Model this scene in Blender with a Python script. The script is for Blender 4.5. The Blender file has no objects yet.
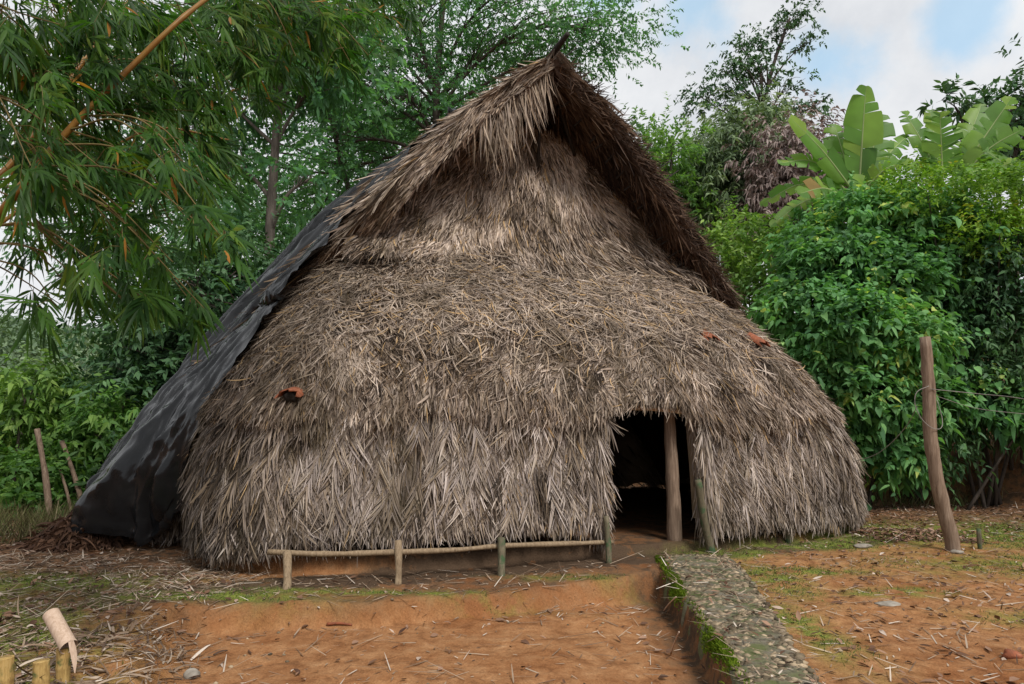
import bpy, math, random
import numpy as np
from mathutils import Vector

rng = np.random.default_rng(11)
random.seed(5)
R = math.radians
sc = bpy.context.scene
col = sc.collection

# ------------------------------------------------------------------ camera
CAM_H, FPX, PITCH = 1.6, 683.0, R(6.8)
cam_d = bpy.data.cameras.new("camera")
cam_d.sensor_width = 36.0
cam_d.lens = 36.0 * FPX / 1024.0
cam_d.clip_start = 0.05
cam_d.clip_end = 3000
cam = bpy.data.objects.new("camera", cam_d)
col.objects.link(cam)
cam.location = (0, 0, CAM_H)
cam.rotation_euler = (R(90) + PITCH, 0, 0)
sc.camera = cam

# ------------------------------------------------------------------ sky, sun, exposure
SUN_EL, SUN_AZ = R(50), R(148)          # azimuth clockwise from +Y (view direction)
world = bpy.data.worlds.new("World")
sc.world = world
world.use_nodes = True
nt = world.node_tree
nt.nodes.clear()


def N(tree, typ, **kw):
    n = tree.nodes.new(typ)
    for k, v in kw.items():
        if k in ("inputs",):
            for kk, vv in v.items():
                n.inputs[kk].default_value = vv
        else:
            setattr(n, k, v)
    return n


out = N(nt, "ShaderNodeOutputWorld")
bg = N(nt, "ShaderNodeBackground", inputs={"Strength": 0.12})
sky = N(nt, "ShaderNodeTexSky", sky_type='NISHITA', sun_disc=False)
sky.sun_elevation = SUN_EL
sky.sun_rotation = SUN_AZ
sky.altitude = 600
tc = N(nt, "ShaderNodeTexCoord")
# broken cloud deck: a dense white layer with a few torn blue windows
nz = N(nt, "ShaderNodeTexNoise", inputs={"Scale": 3.2, "Detail": 9.0, "Roughness": 0.62})
nz2 = N(nt, "ShaderNodeTexNoise", inputs={"Scale": 7.0, "Detail": 8.0, "Roughness": 0.6})
nt.links.new(tc.outputs["Generated"], nz.inputs["Vector"])
nt.links.new(tc.outputs["Generated"], nz2.inputs["Vector"])


def view_dir(px, py):
    cp, sp = math.cos(PITCH), math.sin(PITCH)
    x = (px - 512) / FPX
    k = (342 - py) / FPX
    v = Vector((x, cp - k * sp, sp + k * cp))
    return v.normalized()


cur = None
for (px, py, rad) in ((690, 6, 0.085), (826, 66, 0.08), (970, 14, 0.058), (605, -12, 0.09), (1200, -120, 0.2), (420, -190, 0.25)):
    d = N(nt, "ShaderNodeVectorMath", operation='DISTANCE')
    nt.links.new(tc.outputs["Generated"], d.inputs[0])
    d.inputs[1].default_value = view_dir(px, py)
    m = N(nt, "ShaderNodeMapRange", inputs={"From Min": rad * 1.35, "From Max": 0.0, "To Min": 0.0, "To Max": 1.0})
    nt.links.new(d.outputs["Value"], m.inputs["Value"])
    if cur is None:
        cur = m.outputs["Result"]
    else:
        mx = N(nt, "ShaderNodeMath", operation='MAXIMUM')
        nt.links.new(cur, mx.inputs[0])
        nt.links.new(m.outputs["Result"], mx.inputs[1])
        cur = mx.outputs[0]
mm = N(nt, "ShaderNodeMath", operation='MULTIPLY_ADD')
nt.links.new(nz2.outputs["Fac"], mm.inputs[0])
mm.inputs[1].default_value = 1.5
mm.inputs[2].default_value = -0.75
ad = N(nt, "ShaderNodeMath", operation='ADD')
nt.links.new(cur, ad.inputs[0])
nt.links.new(mm.outputs[0], ad.inputs[1])
bl = N(nt, "ShaderNodeMapRange", interpolation_type='SMOOTHSTEP', inputs={"From Min": 0.3, "From Max": 0.85, "To Min": 0.0, "To Max": 0.58})
nt.links.new(ad.outputs[0], bl.inputs["Value"])
cl = N(nt, "ShaderNodeValToRGB")
cl.color_ramp.elements[0].position = 0.35
cl.color_ramp.elements[0].color = (4.2, 4.35, 4.6, 1)
cl.color_ramp.elements[1].position = 0.62
cl.color_ramp.elements[1].color = (5.6, 5.65, 5.72, 1)
nt.links.new(nz.outputs["Fac"], cl.inputs["Fac"])
blue = N(nt, "ShaderNodeMixRGB", blend_type='ADD', inputs={"Fac": 1.0, "Color2": (0.7, 1.9, 2.3, 1)})
nt.links.new(sky.outputs["Color"], blue.inputs["Color1"])
mix = N(nt, "ShaderNodeMixRGB")
nt.links.new(bl.outputs["Result"], mix.inputs["Fac"])
nt.links.new(cl.outputs["Color"], mix.inputs["Color1"])
nt.links.new(blue.outputs["Color"], mix.inputs["Color2"])
nt.links.new(mix.outputs["Color"], bg.inputs["Color"])
nt.links.new(bg.outputs["Background"], out.inputs["Surface"])

sun_d = bpy.data.lights.new("sun", 'SUN')
sun_d.energy = 2.4
sun_d.angle = R(16)
sun_d.color = (1.0, 0.95, 0.88)
sun = bpy.data.objects.new("sun", sun_d)
col.objects.link(sun)
sv = Vector((math.sin(SUN_AZ) * math.cos(SUN_EL), math.cos(SUN_AZ) * math.cos(SUN_EL), math.sin(SUN_EL)))
sun.rotation_euler = (-sv).to_track_quat('-Z', 'Y').to_euler()

sc.view_settings.view_transform = 'Standard'
sc.view_settings.look = 'None'
sc.view_settings.exposure = 0.48
sc.view_settings.gamma = 1.0
sc.view_settings.use_curve_mapping = False
sc.cycles.max_bounces = 9
sc.cycles.diffuse_bounces = 7
sc.cycles.transmission_bounces = 6
sc.cycles.glossy_bounces = 2
sc.cycles.caustics_reflective = False
sc.cycles.caustics_refractive = False
sc.cycles.use_denoising = True

# ------------------------------------------------------------------ numpy helpers
CPT, SPT = math.cos(PITCH), math.sin(PITCH)


def at(px, py, Y):
    """point at horizontal distance Y in front of the camera seen at pixel (px,py)"""
    k = (342 - py) / FPX
    d = np.array([(px - 512) / FPX, CPT - k * SPT, SPT + k * CPT])
    d = d / d[1] * Y
    return d + np.array([0, 0, CAM_H])


def nrm(a):
    return a / np.maximum(np.linalg.norm(a, axis=-1, keepdims=True), 1e-9)


def _hash(ix, iy, iz):
    h = (ix * 374761393 + iy * 668265263 + iz * 1274126177) & 0xFFFFFFFF
    h = ((h ^ (h >> 13)) * 1274126177) & 0xFFFFFFFF
    h = (h ^ (h >> 16)) & 0xFFFFFFFF
    return h.astype(np.float64) / 4294967295.0 * 2 - 1


def noise(p, scale=1.0, seed=0):
    p = np.asarray(p, float) * scale + seed * 17.31
    i = np.floor(p).astype(np.int64)
    f = p - i
    f = f * f * (3 - 2 * f)
    r = 0
    for dx in (0, 1):
        wx = f[..., 0] if dx else 1 - f[..., 0]
        for dy in (0, 1):
            wy = f[..., 1] if dy else 1 - f[..., 1]
            for dz in (0, 1):
                wz = f[..., 2] if dz else 1 - f[..., 2]
                r = r + wx * wy * wz * _hash(i[..., 0] + dx, i[..., 1] + dy, i[..., 2] + dz)
    return r


def fbm(p, scale=1.0, oct=4, seed=0, gain=0.5):
    r, a, s = 0, 1.0, scale
    for o in range(oct):
        r = r + a * noise(p, s, seed + o * 3)
        a *= gain
        s *= 2.03
    return r


def sstep(a, b, x):
    t = np.clip((x - a) / (b - a), 0, 1)
    return t * t * (3 - 2 * t)


class MB:
    """collects vertices and faces; build() links them as ONE mesh object"""

    def __init__(self):
        self.V, self.Q, self.T, self.r, self.n = [], [], [], [], 0
        self.Qm, self.Tm = [], []

    def add(self, V, Q=None, T=None, rnd=0.5, mi=0):
        V = np.asarray(V, float).reshape(-1, 3)
        if Q is not None and len(Q):
            Q = np.asarray(Q, np.int64).reshape(-1, 4)
            self.Q.append(Q + self.n)
            self.Qm.append(np.full(len(Q), mi))
        if T is not None and len(T):
            T = np.asarray(T, np.int64).reshape(-1, 3)
            self.T.append(T + self.n)
            self.Tm.append(np.full(len(T), mi))
        self.V.append(V)
        self.r.append(np.broadcast_to(np.asarray(rnd, float), (len(V),)))
        self.n += len(V)
        return self

    def build(self, name, mat, parent=None, origin=None, smooth=False, attrs=None):
        V = np.concatenate(self.V)
        off = np.array(wloc(parent)) if parent else (np.array(origin, float) if origin is not None else np.zeros(3))
        me = bpy.data.meshes.new(name)
        me.vertices.add(len(V))
        me.vertices.foreach_set("co", (V - off).astype(np.float32).ravel())
        idx, start, mi, pos = [], [], [], 0
        for arr, ms, k in ((self.Q, self.Qm, 4), (self.T, self.Tm, 3)):
            if arr:
                A = np.concatenate(arr)
                idx.append(A.ravel())
                start.append(pos + np.arange(len(A)) * k)
                mi.append(np.concatenate(ms))
                pos += A.size
        idx, start, mi = np.concatenate(idx), np.concatenate(start), np.concatenate(mi)
        me.loops.add(len(idx))
        me.loops.foreach_set("vertex_index", idx.astype(np.int32))
        me.polygons.add(len(start))
        me.polygons.foreach_set("loop_start", start.astype(np.int32))
        for m in (mat if isinstance(mat, (list, tuple)) else [mat]):
            me.materials.append(m)
        if mi.any():
            me.polygons.foreach_set("material_index", mi.astype(np.int32))
        if smooth:
            me.polygons.foreach_set("use_smooth", np.ones(len(start), bool))
        a = me.attributes.new("rnd", 'FLOAT', 'POINT')
        a.data.foreach_set("value", np.concatenate(self.r).astype(np.float32))
        for k, v in (attrs or {}).items():
            a = me.attributes.new(k, 'FLOAT', 'POINT')
            a.data.foreach_set("value", np.asarray(v, np.float32).ravel())
        me.update()
        me.validate()
        o = bpy.data.objects.new(name, me)
        col.objects.link(o)
        if parent:
            o.parent = parent
        else:
            o.location = off
        return o


def wloc(o):
    v = Vector((0, 0, 0))
    while o:
        v += o.location
        o = o.parent
    return v


def tag(o, label=None, cat=None, group=None, kind=None):
    if label: o["label"] = label
    if cat: o["category"] = cat
    if group: o["group"] = group
    if kind: o["kind"] = kind
    return o


def thing(name, loc, label, cat, group=None):
    o = bpy.data.objects.new(name, None)
    o.empty_display_size = 0.2
    col.objects.link(o)
    o.location = tuple(float(c) for c in loc)
    return tag(o, label, cat, group)


def tube(mb, pts, rad, sides=8, rnd=0.5, cap=True, mi=0, wob=0.0):
    P = np.asarray(pts, float)
    n = len(P)
    r = np.broadcast_to(np.asarray(rad, float), (n,))
    T = nrm(np.gradient(P, axis=0))
    ref = np.array([0, 0, 1.0]) if abs(T[0, 2]) < 0.9 else np.array([1.0, 0, 0])
    A = nrm(np.cross(T, ref))
    B = np.cross(T, A)
    th = np.arange(sides) / sides * 2 * np.pi
    ring = P[:, None] + r[:, None, None] * (np.cos(th)[None, :, None] * A[:, None] + np.sin(th)[None, :, None] * B[:, None])
    if wob:
        ring = ring + (ring - P[:, None]) * (wob * fbm(ring, 6.0, 3, 4))[..., None]
    V = ring.reshape(-1, 3)
    i, j = np.meshgrid(np.arange(n - 1), np.arange(sides), indexing='ij')
    j2 = (j + 1) % sides
    Q = np.stack([i * sides + j, i * sides + j2, (i + 1) * sides + j2, (i + 1) * sides + j], -1).reshape(-1, 4)
    Tt = []
    if cap:
        V = np.concatenate([V, P[:1], P[-1:]])
        for k in range(sides):
            Tt.append((n * sides, (k + 1) % sides, k))
            Tt.append((n * sides + 1, (n - 1) * sides + k, (n - 1) * sides + (k + 1) % sides))
    mb.add(V, Q, Tt if cap else None, rnd, mi)
    return mb


def smooth_pts(pts, n=24):
    """Catmull-Rom through control points"""
    P = np.asarray(pts, float)
    if len(P) == 2:
        t = np.linspace(0, 1, n)[:, None]
        return P[0] * (1 - t) + P[1] * t
    Q = np.concatenate([[2 * P[0] - P[1]], P, [2 * P[-1] - P[-2]]])
    seg = len(P) - 1
    o = []
    for t in np.linspace(0, seg - 1e-6, n):
        k = int(t); f = t - k
        a, b, c, d = Q[k:k + 4]
        o.append(0.5 * ((2 * b) + (c - a) * f + (2 * a - 5 * b + 4 * c - d) * f * f + (3 * b - a - 3 * c + d) * f ** 3))
    return np.array(o)


def blades(mb, P, D, Nn, L, W, prof=(0.55, 1, 0.75, 0.06), lift=0.0, droop=0.0, rnd=None, fold=0.0, mi=0, bend=None):
    """many thin leaf blades at once. P base, D direction, Nn face normal"""
    n = len(P)
    if n == 0:
        return
    L = np.broadcast_to(L, (n,)); W = np.broadcast_to(W, (n,))
    lift = np.broadcast_to(lift, (n,)); droop = np.broadcast_to(droop, (n,))
    D = nrm(D)
    S = nrm(np.cross(D, Nn))
    Nn = np.cross(S, D)
    k = len(prof)
    ts = np.linspace(0, 1, k)
    rows = []
    for t, w in zip(ts, prof):
        c = P + D * (L * t)[:, None] + Nn * (lift * L * t * t)[:, None]
        c = c + np.array([0, 0, -1.0]) * (droop * L * t * t)[:, None]
        if bend is not None:
            c = c + S * (bend * L * t * t)[:, None]
        s = S * (W * w * 0.5)[:, None]
        if fold:
            rows += [c - s + Nn * (fold * W * w)[:, None], c, c + s + Nn * (fold * W * w)[:, None]]
        else:
            rows += [c - s, c + s]
    m = 3 if fold else 2
    V = np.stack(rows, 1)
    q = []
    for a in range(k - 1):
        for b in range(m - 1):
            q.append((a * m + b, a * m + b + 1, (a + 1) * m + b + 1, (a + 1) * m + b))
    q = np.array(q)
    Q = (np.arange(n)[:, None, None] * (k * m) + q[None]).reshape(-1, 4)
    if rnd is None:
        rnd = rng.random(n)
    mb.add(V.reshape(-1, 3), Q, None, np.repeat(rnd, k * m), mi)


def rdir(n):
    return nrm(rng.normal(size=(n, 3)))


# ------------------------------------------------------------------ materials
def new_mat(name):
    m = bpy.data.materials.new(name)
    m.use_nodes = True
    t = m.node_tree
    t.nodes.clear()
    o = N(t, "ShaderNodeOutputMaterial")
    return m, t, o


def ramp(t, fac, stops):
    r = N(t, "ShaderNodeValToRGB")
    e = r.color_ramp.elements
    while len(e) < len(stops):
        e.new(0.5)
    for i, (p, c) in enumerate(stops):
        e[i].position = p
        e[i].color = (*c, 1)
    t.links.new(fac, r.inputs["Fac"])
    return r.outputs["Color"]


def attr(t, name):
    a = N(t, "ShaderNodeAttribute", attribute_name=name)
    return a.outputs["Fac"]


def pos(t):
    return N(t, "ShaderNodeNewGeometry").outputs["Position"]


def tnoise(t, scale, detail=6, rough=0.6, vec=None, dist=0.0):
    n = N(t, "ShaderNodeTexNoise", inputs={"Scale": scale, "Detail": detail, "Roughness": rough, "Distortion": dist})
    t.links.new(vec if vec is not None else pos(t), n.inputs["Vector"])
    return n.outputs["Fac"]


def leaf_mat(name, stops, trans=0.35, rough=0.5, spec=0.25, tcol=(1.15, 1.3, 0.55)):
    m, t, o = new_mat(name)
    c = ramp(t, attr(t, "rnd"), stops)
    nz = tnoise(t, 0.9, 3)
    hs = N(t, "ShaderNodeHueSaturation")
    mr = N(t, "ShaderNodeMapRange", inputs={"From Min": 0.3, "From Max": 0.7, "To Min": 0.75, "To Max": 1.3})
    t.links.new(nz, mr.inputs["Value"])
    t.links.new(mr.outputs["Result"], hs.inputs["Value"])
    t.links.new(c, hs.inputs["Color"])
    p = N(t, "ShaderNodeBsdfPrincipled", inputs={"Roughness": rough, "Specular IOR Level": spec})
    t.links.new(hs.outputs["Color"], p.inputs["Base Color"])
    tr = N(t, "ShaderNodeBsdfTranslucent")
    mu = N(t, "ShaderNodeMixRGB", blend_type='MULTIPLY', inputs={"Fac": 1.0, "Color2": (*tcol, 1)})
    t.links.new(hs.outputs["Color"], mu.inputs["Color1"])
    t.links.new(mu.outputs["Color"], tr.inputs["Color"])
    mx = N(t, "ShaderNodeMixShader", inputs={"Fac": trans})
    t.links.new(p.outputs[0], mx.inputs[1])
    t.links.new(tr.outputs[0], mx.inputs[2])
    t.links.new(mx.outputs[0], o.inputs["Surface"])
    return m


def straw_mat(name, stops, rough=0.75, spec=0.2, mottle=(0.7, 1.25), scale=1.3, trans=0.08, stain=None):
    m, t, o = new_mat(name)
    c = ramp(t, attr(t, "rnd"), stops)
    nz = tnoise(t, scale, 5, 0.65)
    mr = N(t, "ShaderNodeMapRange", inputs={"From Min": 0.3, "From Max": 0.7, "To Min": mottle[0], "To Max": mottle[1]})
    t.links.new(nz, mr.inputs["Value"])
    hs = N(t, "ShaderNodeHueSaturation")
    t.links.new(mr.outputs["Result"], hs.inputs["Value"])
    t.links.new(c, hs.inputs["Color"])
    p = N(t, "ShaderNodeBsdfPrincipled", inputs={"Roughness": rough, "Specular IOR Level": spec})
    hc = hs.outputs["Color"]
    if stain:
        mp = N(t, "ShaderNodeMapping", inputs={"Scale": (2.2, 2.2, 0.7)})
        t.links.new(pos(t), mp.inputs["Vector"])
        sr = N(t, "ShaderNodeMapRange", inputs={"From Min": 0.5, "From Max": 0.68, "To Min": 0.0, "To Max": 0.75})
        t.links.new(tnoise(t, 0.9, 7, 0.68, mp.outputs["Vector"], 0.8), sr.inputs["Value"])
        ms_ = N(t, "ShaderNodeMixRGB", inputs={"Color2": (*stain, 1)})
        t.links.new(sr.outputs["Result"], ms_.inputs["Fac"])
        t.links.new(hc, ms_.inputs["Color1"])
        hc = ms_.outputs["Color"]
    t.links.new(hc, p.inputs["Base Color"])
    tr = N(t, "ShaderNodeBsdfTranslucent")
    t.links.new(hc, tr.inputs["Color"])
    mx = N(t, "ShaderNodeMixShader", inputs={"Fac": trans})
    t.links.new(p.outputs[0], mx.inputs[1])
    t.links.new(tr.outputs[0], mx.inputs[2])
    t.links.new(mx.outputs[0], o.inputs["Surface"])
    return m


def wood_mat(name, c1, c2, c3=None, stretch=(14, 14, 1.2), rough=0.8, bump=0.35, moss=None):
    m, t, o = new_mat(name)
    mp = N(t, "ShaderNodeMapping", inputs={"Scale": stretch})
    t.links.new(pos(t), mp.inputs["Vector"])
    n = tnoise(t, 3.0, 8, 0.65, mp.outputs["Vector"], 0.6)
    c = ramp(t, n, [(0.3, c1), (0.55, c2), (0.75, c3 or c2)])
    if moss:
        f = N(t, "ShaderNodeMapRange", inputs={"From Min": 0.5, "From Max": 0.62})
        t.links.new(tnoise(t, 9, 5), f.inputs["Value"])
        mx = N(t, "ShaderNodeMixRGB", inputs={"Color2": (*moss, 1)})
        t.links.new(f.outputs["Result"], mx.inputs["Fac"])
        t.links.new(c, mx.inputs["Color1"])
        c = mx.outputs["Color"]
    p = N(t, "ShaderNodeBsdfPrincipled", inputs={"Roughness": rough, "Specular IOR Level": 0.25})
    t.links.new(c, p.inputs["Base Color"])
    b = N(t, "ShaderNodeBump", inputs={"Strength": bump, "Distance": 0.02})
    t.links.new(n, b.inputs["Height"])
    t.links.new(b.outputs[0], p.inputs["Normal"])
    t.links.new(p.outputs[0], o.inputs["Surface"])
    return m


M = {}
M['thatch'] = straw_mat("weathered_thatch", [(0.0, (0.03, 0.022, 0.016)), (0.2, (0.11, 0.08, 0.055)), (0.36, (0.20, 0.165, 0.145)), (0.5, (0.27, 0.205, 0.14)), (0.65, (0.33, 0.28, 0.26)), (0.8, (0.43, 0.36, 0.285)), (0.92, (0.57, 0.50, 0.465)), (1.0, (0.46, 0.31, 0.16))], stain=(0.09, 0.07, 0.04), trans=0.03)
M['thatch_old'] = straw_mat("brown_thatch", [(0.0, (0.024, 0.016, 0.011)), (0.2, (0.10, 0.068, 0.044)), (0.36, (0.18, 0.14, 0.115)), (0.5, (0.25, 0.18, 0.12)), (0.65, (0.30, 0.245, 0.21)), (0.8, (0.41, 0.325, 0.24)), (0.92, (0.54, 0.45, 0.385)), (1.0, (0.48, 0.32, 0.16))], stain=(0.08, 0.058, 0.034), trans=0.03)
M['thatch_core'] = straw_mat("thatch_core", [(0, (0.05, 0.035, 0.024)), (1, (0.05, 0.035, 0.024))], scale=14)
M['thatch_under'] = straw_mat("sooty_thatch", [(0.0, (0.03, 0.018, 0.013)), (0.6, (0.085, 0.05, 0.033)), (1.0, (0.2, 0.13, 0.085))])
M['wood'] = wood_mat("grey_brown_wood", (0.10, 0.065, 0.045), (0.22, 0.155, 0.11), (0.33, 0.26, 0.2))
M['pole'] = wood_mat("peeled_pole", (0.13, 0.09, 0.055), (0.26, 0.19, 0.12), (0.34, 0.27, 0.18))
M['mossy_wood'] = wood_mat("mossy_wood", (0.06, 0.055, 0.035), (0.13, 0.11, 0.07), (0.2, 0.17, 0.12), moss=(0.05, 0.09, 0.04))
M['dark_wood'] = wood_mat("sooty_wood", (0.012, 0.01, 0.009), (0.03, 0.025, 0.022), (0.05, 0.045, 0.04))
M['bark'] = wood_mat("grey_bark", (0.06, 0.048, 0.04), (0.115, 0.095, 0.08), (0.18, 0.155, 0.13), stretch=(5, 5, 1.0))
M['dark_bark'] = wood_mat("dark_bark", (0.03, 0.025, 0.02), (0.07, 0.055, 0.045), (0.11, 0.09, 0.075), stretch=(5, 5, 1.0))
M['culm'] = wood_mat("bamboo_culm", (0.14, 0.06, 0.012), (0.22, 0.11, 0.022), (0.17, 0.13, 0.035), stretch=(3, 3, 2), rough=0.45, bump=0.05)
M['twig'] = wood_mat("bamboo_twig", (0.09, 0.07, 0.025), (0.15, 0.11, 0.04), stretch=(4, 4, 4), bump=0.05)
M['cut_bamboo'] = wood_mat("dry_bamboo", (0.36, 0.25, 0.18), (0.50, 0.37, 0.28), (0.56, 0.44, 0.36), stretch=(20, 20, 3), bump=0.1)
M['stump'] = wood_mat("old_bamboo", (0.20, 0.12, 0.04), (0.42, 0.28, 0.10), (0.46, 0.33, 0.15), stretch=(20, 20, 3), bump=0.15, moss=(0.09, 0.11, 0.035))
M['bamboo_leaf'] = leaf_mat("bamboo_leaf", [(0, (0.019, 0.062, 0.011)), (0.5, (0.050, 0.130, 0.018)), (0.9, (0.101, 0.186, 0.023)), (0.97, (0.189, 0.211, 0.029)), (1.0, (0.357, 0.161, 0.029))], 0.5)
M['leaf_mid'] = leaf_mat("mid_green_leaf", [(0, (0.051, 0.114, 0.037)), (0.5, (0.114, 0.240, 0.063)), (1, (0.215, 0.355, 0.084))], 0.48)
M['leaf_light'] = leaf_mat("light_green_leaf", [(0, (0.071, 0.141, 0.035)), (0.5, (0.143, 0.264, 0.062)), (1, (0.264, 0.387, 0.088))], 0.4)
M['leaf_tree'] = leaf_mat("tree_leaf", [(0, (0.051, 0.127, 0.074)), (0.5, (0.091, 0.217, 0.104)), (1, (0.153, 0.316, 0.147))], 0.55)
M['leaf_dark'] = leaf_mat("dark_green_leaf", [(0, (0.023, 0.065, 0.030)), (0.5, (0.057, 0.130, 0.055)), (1, (0.113, 0.216, 0.087))], 0.25)
M['leaf_olive'] = leaf_mat("olive_leaf", [(0, (0.084, 0.130, 0.071)), (0.5, (0.177, 0.249, 0.130)), (1, (0.309, 0.380, 0.214))], 0.25)
M['leaf_broad'] = leaf_mat("broad_shrub_leaf", [(0, (0.053, 0.137, 0.062)), (0.5, (0.119, 0.285, 0.102)), (0.93, (0.223, 0.433, 0.154)), (1, (0.526, 0.615, 0.171))], 0.4, rough=0.55, spec=0.22)
M['leaf_yellow'] = leaf_mat("yellow_green_leaf", [(0, (0.078, 0.168, 0.025)), (0.6, (0.174, 0.319, 0.042)), (0.99, (0.310, 0.437, 0.050)), (1, (0.3, 0.3, 0.03))], 0.4)
M['leaf_far'] = leaf_mat("far_leaf", [(0, (0.075, 0.128, 0.071)), (0.5, (0.128, 0.195, 0.102)), (1, (0.195, 0.255, 0.142))], 0.2)
M['leaf_dead'] = leaf_mat("pinkish_dead_leaf", [(0, (0.149, 0.107, 0.099)), (0.5, (0.273, 0.208, 0.190)), (1, (0.397, 0.330, 0.303))], 0.2, tcol=(1, 0.9, 0.8))
M['banana'] = leaf_mat("banana_leaf", [(0, (0.086, 0.197, 0.034)), (0.5, (0.138, 0.286, 0.049)), (0.92, (0.241, 0.362, 0.058)), (1, (0.299, 0.196, 0.062))], 0.5, rough=0.45, spec=0.3)
M['banana_rib'] = leaf_mat("banana_rib", [(0, (0.2, 0.27, 0.1)), (1, (0.28, 0.34, 0.14))], 0.1)
M['moss'] = leaf_mat("moss", [(0, (0.056, 0.102, 0.009)), (0.6, (0.112, 0.178, 0.015)), (1, (0.187, 0.238, 0.025))], 0.3, rough=0.9, spec=0.05)
M['grass'] = leaf_mat("short_grass", [(0, (0.05, 0.08, 0.02)), (0.6, (0.10, 0.15, 0.035)), (1, (0.2, 0.19, 0.07))], 0.3, rough=0.7)
M['litter'] = straw_mat("dry_litter", [(0, (0.08, 0.05, 0.035)), (0.35, (0.22, 0.15, 0.10)), (0.7, (0.40, 0.31, 0.23)), (1, (0.62, 0.54, 0.46))])
M['deadleaf'] = straw_mat("fallen_leaf", [(0, (0.06, 0.03, 0.02)), (0.5, (0.16, 0.085, 0.05)), (0.85, (0.30, 0.18, 0.12)), (1, (0.55, 0.47, 0.40))])
M['weed'] = straw_mat('dry_weed', [(0, (0.05, 0.045, 0.02)), (0.5, (0.14, 0.12, 0.05)), (0.8, (0.12, 0.16, 0.05)), (1, (0.34, 0.27, 0.17))], trans=0.2)
M['stone'] = wood_mat("stone", (0.16, 0.14, 0.115), (0.29, 0.26, 0.22), (0.38, 0.35, 0.3), stretch=(3, 3, 3), bump=0.3)
M['clay'] = wood_mat("fired_clay", (0.12, 0.05, 0.03), (0.27, 0.085, 0.04), (0.34, 0.2, 0.13), stretch=(6, 6, 6), bump=0.2)
M['wire'] = wood_mat("dull_wire", (0.13, 0.12, 0.11), (0.24, 0.22, 0.2), stretch=(9, 9, 9), rough=0.5, bump=0)

# black plastic sheet
m, t, o = new_mat("black_plastic_sheet")
p = N(t, "ShaderNodeBsdfPrincipled", inputs={"Specular IOR Level": 0.3})
n1 = tnoise(t, 2.2, 6, 0.6)
t.links.new(ramp(t, n1, [(0.35, (0.007, 0.008, 0.009)), (0.55, (0.012, 0.013, 0.015)), (0.72, (0.024, 0.025, 0.027))]), p.inputs["Base Color"])
rr = N(t, "ShaderNodeMapRange", inputs={"From Min": 0.3, "From Max": 0.7, "To Min": 0.1, "To Max": 0.22})
t.links.new(n1, rr.inputs["Value"])
t.links.new(rr.outputs["Result"], p.inputs["Roughness"])
mp = N(t, "ShaderNodeMapping", inputs={"Scale": (9, 3.5, 2.2)})
t.links.new(pos(t), mp.inputs["Vector"])
b = N(t, "ShaderNodeBump", inputs={"Strength": 0.1, "Distance": 0.03})
t.links.new(tnoise(t, 1.3, 5, 0.6, mp.outputs["Vector"], 1.2), b.inputs["Height"])
t.links.new(b.outputs[0], p.inputs["Normal"])
t.links.new(p.outputs[0], o.inputs["Surface"])
M['tarp'] = m

# earth
m, t, o = new_mat("red_clay_earth")
p = N(t, "ShaderNodeBsdfPrincipled", inputs={"Roughness": 0.92, "Specular IOR Level": 0.12})
big = tnoise(t, 0.8, 6, 0.62)
mid = tnoise(t, 6, 8, 0.68)
fine = tnoise(t, 55, 5, 0.7)
c0 = ramp(t, mid, [(0.28, (0.15, 0.068, 0.03)), (0.45, (0.305, 0.147, 0.064)), (0.6, (0.39, 0.21, 0.10)), (0.78, (0.46, 0.29, 0.165))])
c1 = ramp(t, big, [(0.35, (0.75, 0.62, 0.52)), (0.5, (0.95, 0.93, 0.92)), (0.68, (1.05, 0.98, 0.92))])
mu = N(t, "ShaderNodeMixRGB", blend_type='MULTIPLY', inputs={"Fac": 1.0})
t.links.new(c0, mu.inputs[1]); t.links.new(c1, mu.inputs[2])
# fresh orange clay where the bank has been cut
mo = N(t, "ShaderNodeMixRGB", inputs={"Color2": (0.32, 0.145, 0.06, 1)})
fo = N(t, "ShaderNodeMath", operation='MULTIPLY', inputs={1: 0.5})
t.links.new(attr(t, "bank"), fo.inputs[0])
t.links.new(fo.outputs[0], mo.inputs["Fac"]); t.links.new(mu.outputs[0], mo.inputs[1])
# humus / rotten litter, plus shade painted on the hut's earth plinth
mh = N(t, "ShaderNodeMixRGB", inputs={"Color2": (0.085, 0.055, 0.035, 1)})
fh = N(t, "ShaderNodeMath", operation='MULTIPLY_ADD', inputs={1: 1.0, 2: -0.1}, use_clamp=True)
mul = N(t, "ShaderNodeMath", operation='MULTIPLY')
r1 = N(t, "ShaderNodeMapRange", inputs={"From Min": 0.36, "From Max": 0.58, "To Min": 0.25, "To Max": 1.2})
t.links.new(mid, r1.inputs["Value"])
t.links.new(attr(t, "humus_shade"), mul.inputs[0]); t.links.new(r1.outputs["Result"], mul.inputs[1])
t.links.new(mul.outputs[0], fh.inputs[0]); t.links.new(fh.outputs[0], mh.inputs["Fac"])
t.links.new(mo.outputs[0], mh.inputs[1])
# moss film
mm_ = N(t, "ShaderNodeMixRGB")
t.links.new(ramp(t, fine, [(0.35, (0.09, 0.12, 0.02)), (0.65, (0.22, 0.25, 0.05))]), mm_.inputs[2])
r2 = N(t, "ShaderNodeMapRange", inputs={"From Min": 0.38, "From Max": 0.56, "To Min": 0.0, "To Max": 1.1})
mn = tnoise(t, 3.5, 8, 0.7)
t.links.new(mn, r2.inputs["Value"])
m2 = N(t, "ShaderNodeMath", operation='MULTIPLY', use_clamp=True)
t.links.new(attr(t, "moss"), m2.inputs[0]); t.links.new(r2.outputs["Result"], m2.inputs[1])
t.links.new(m2.outputs[0], mm_.inputs["Fac"]); t.links.new(mh.outputs[0], mm_.inputs[1])
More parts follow.
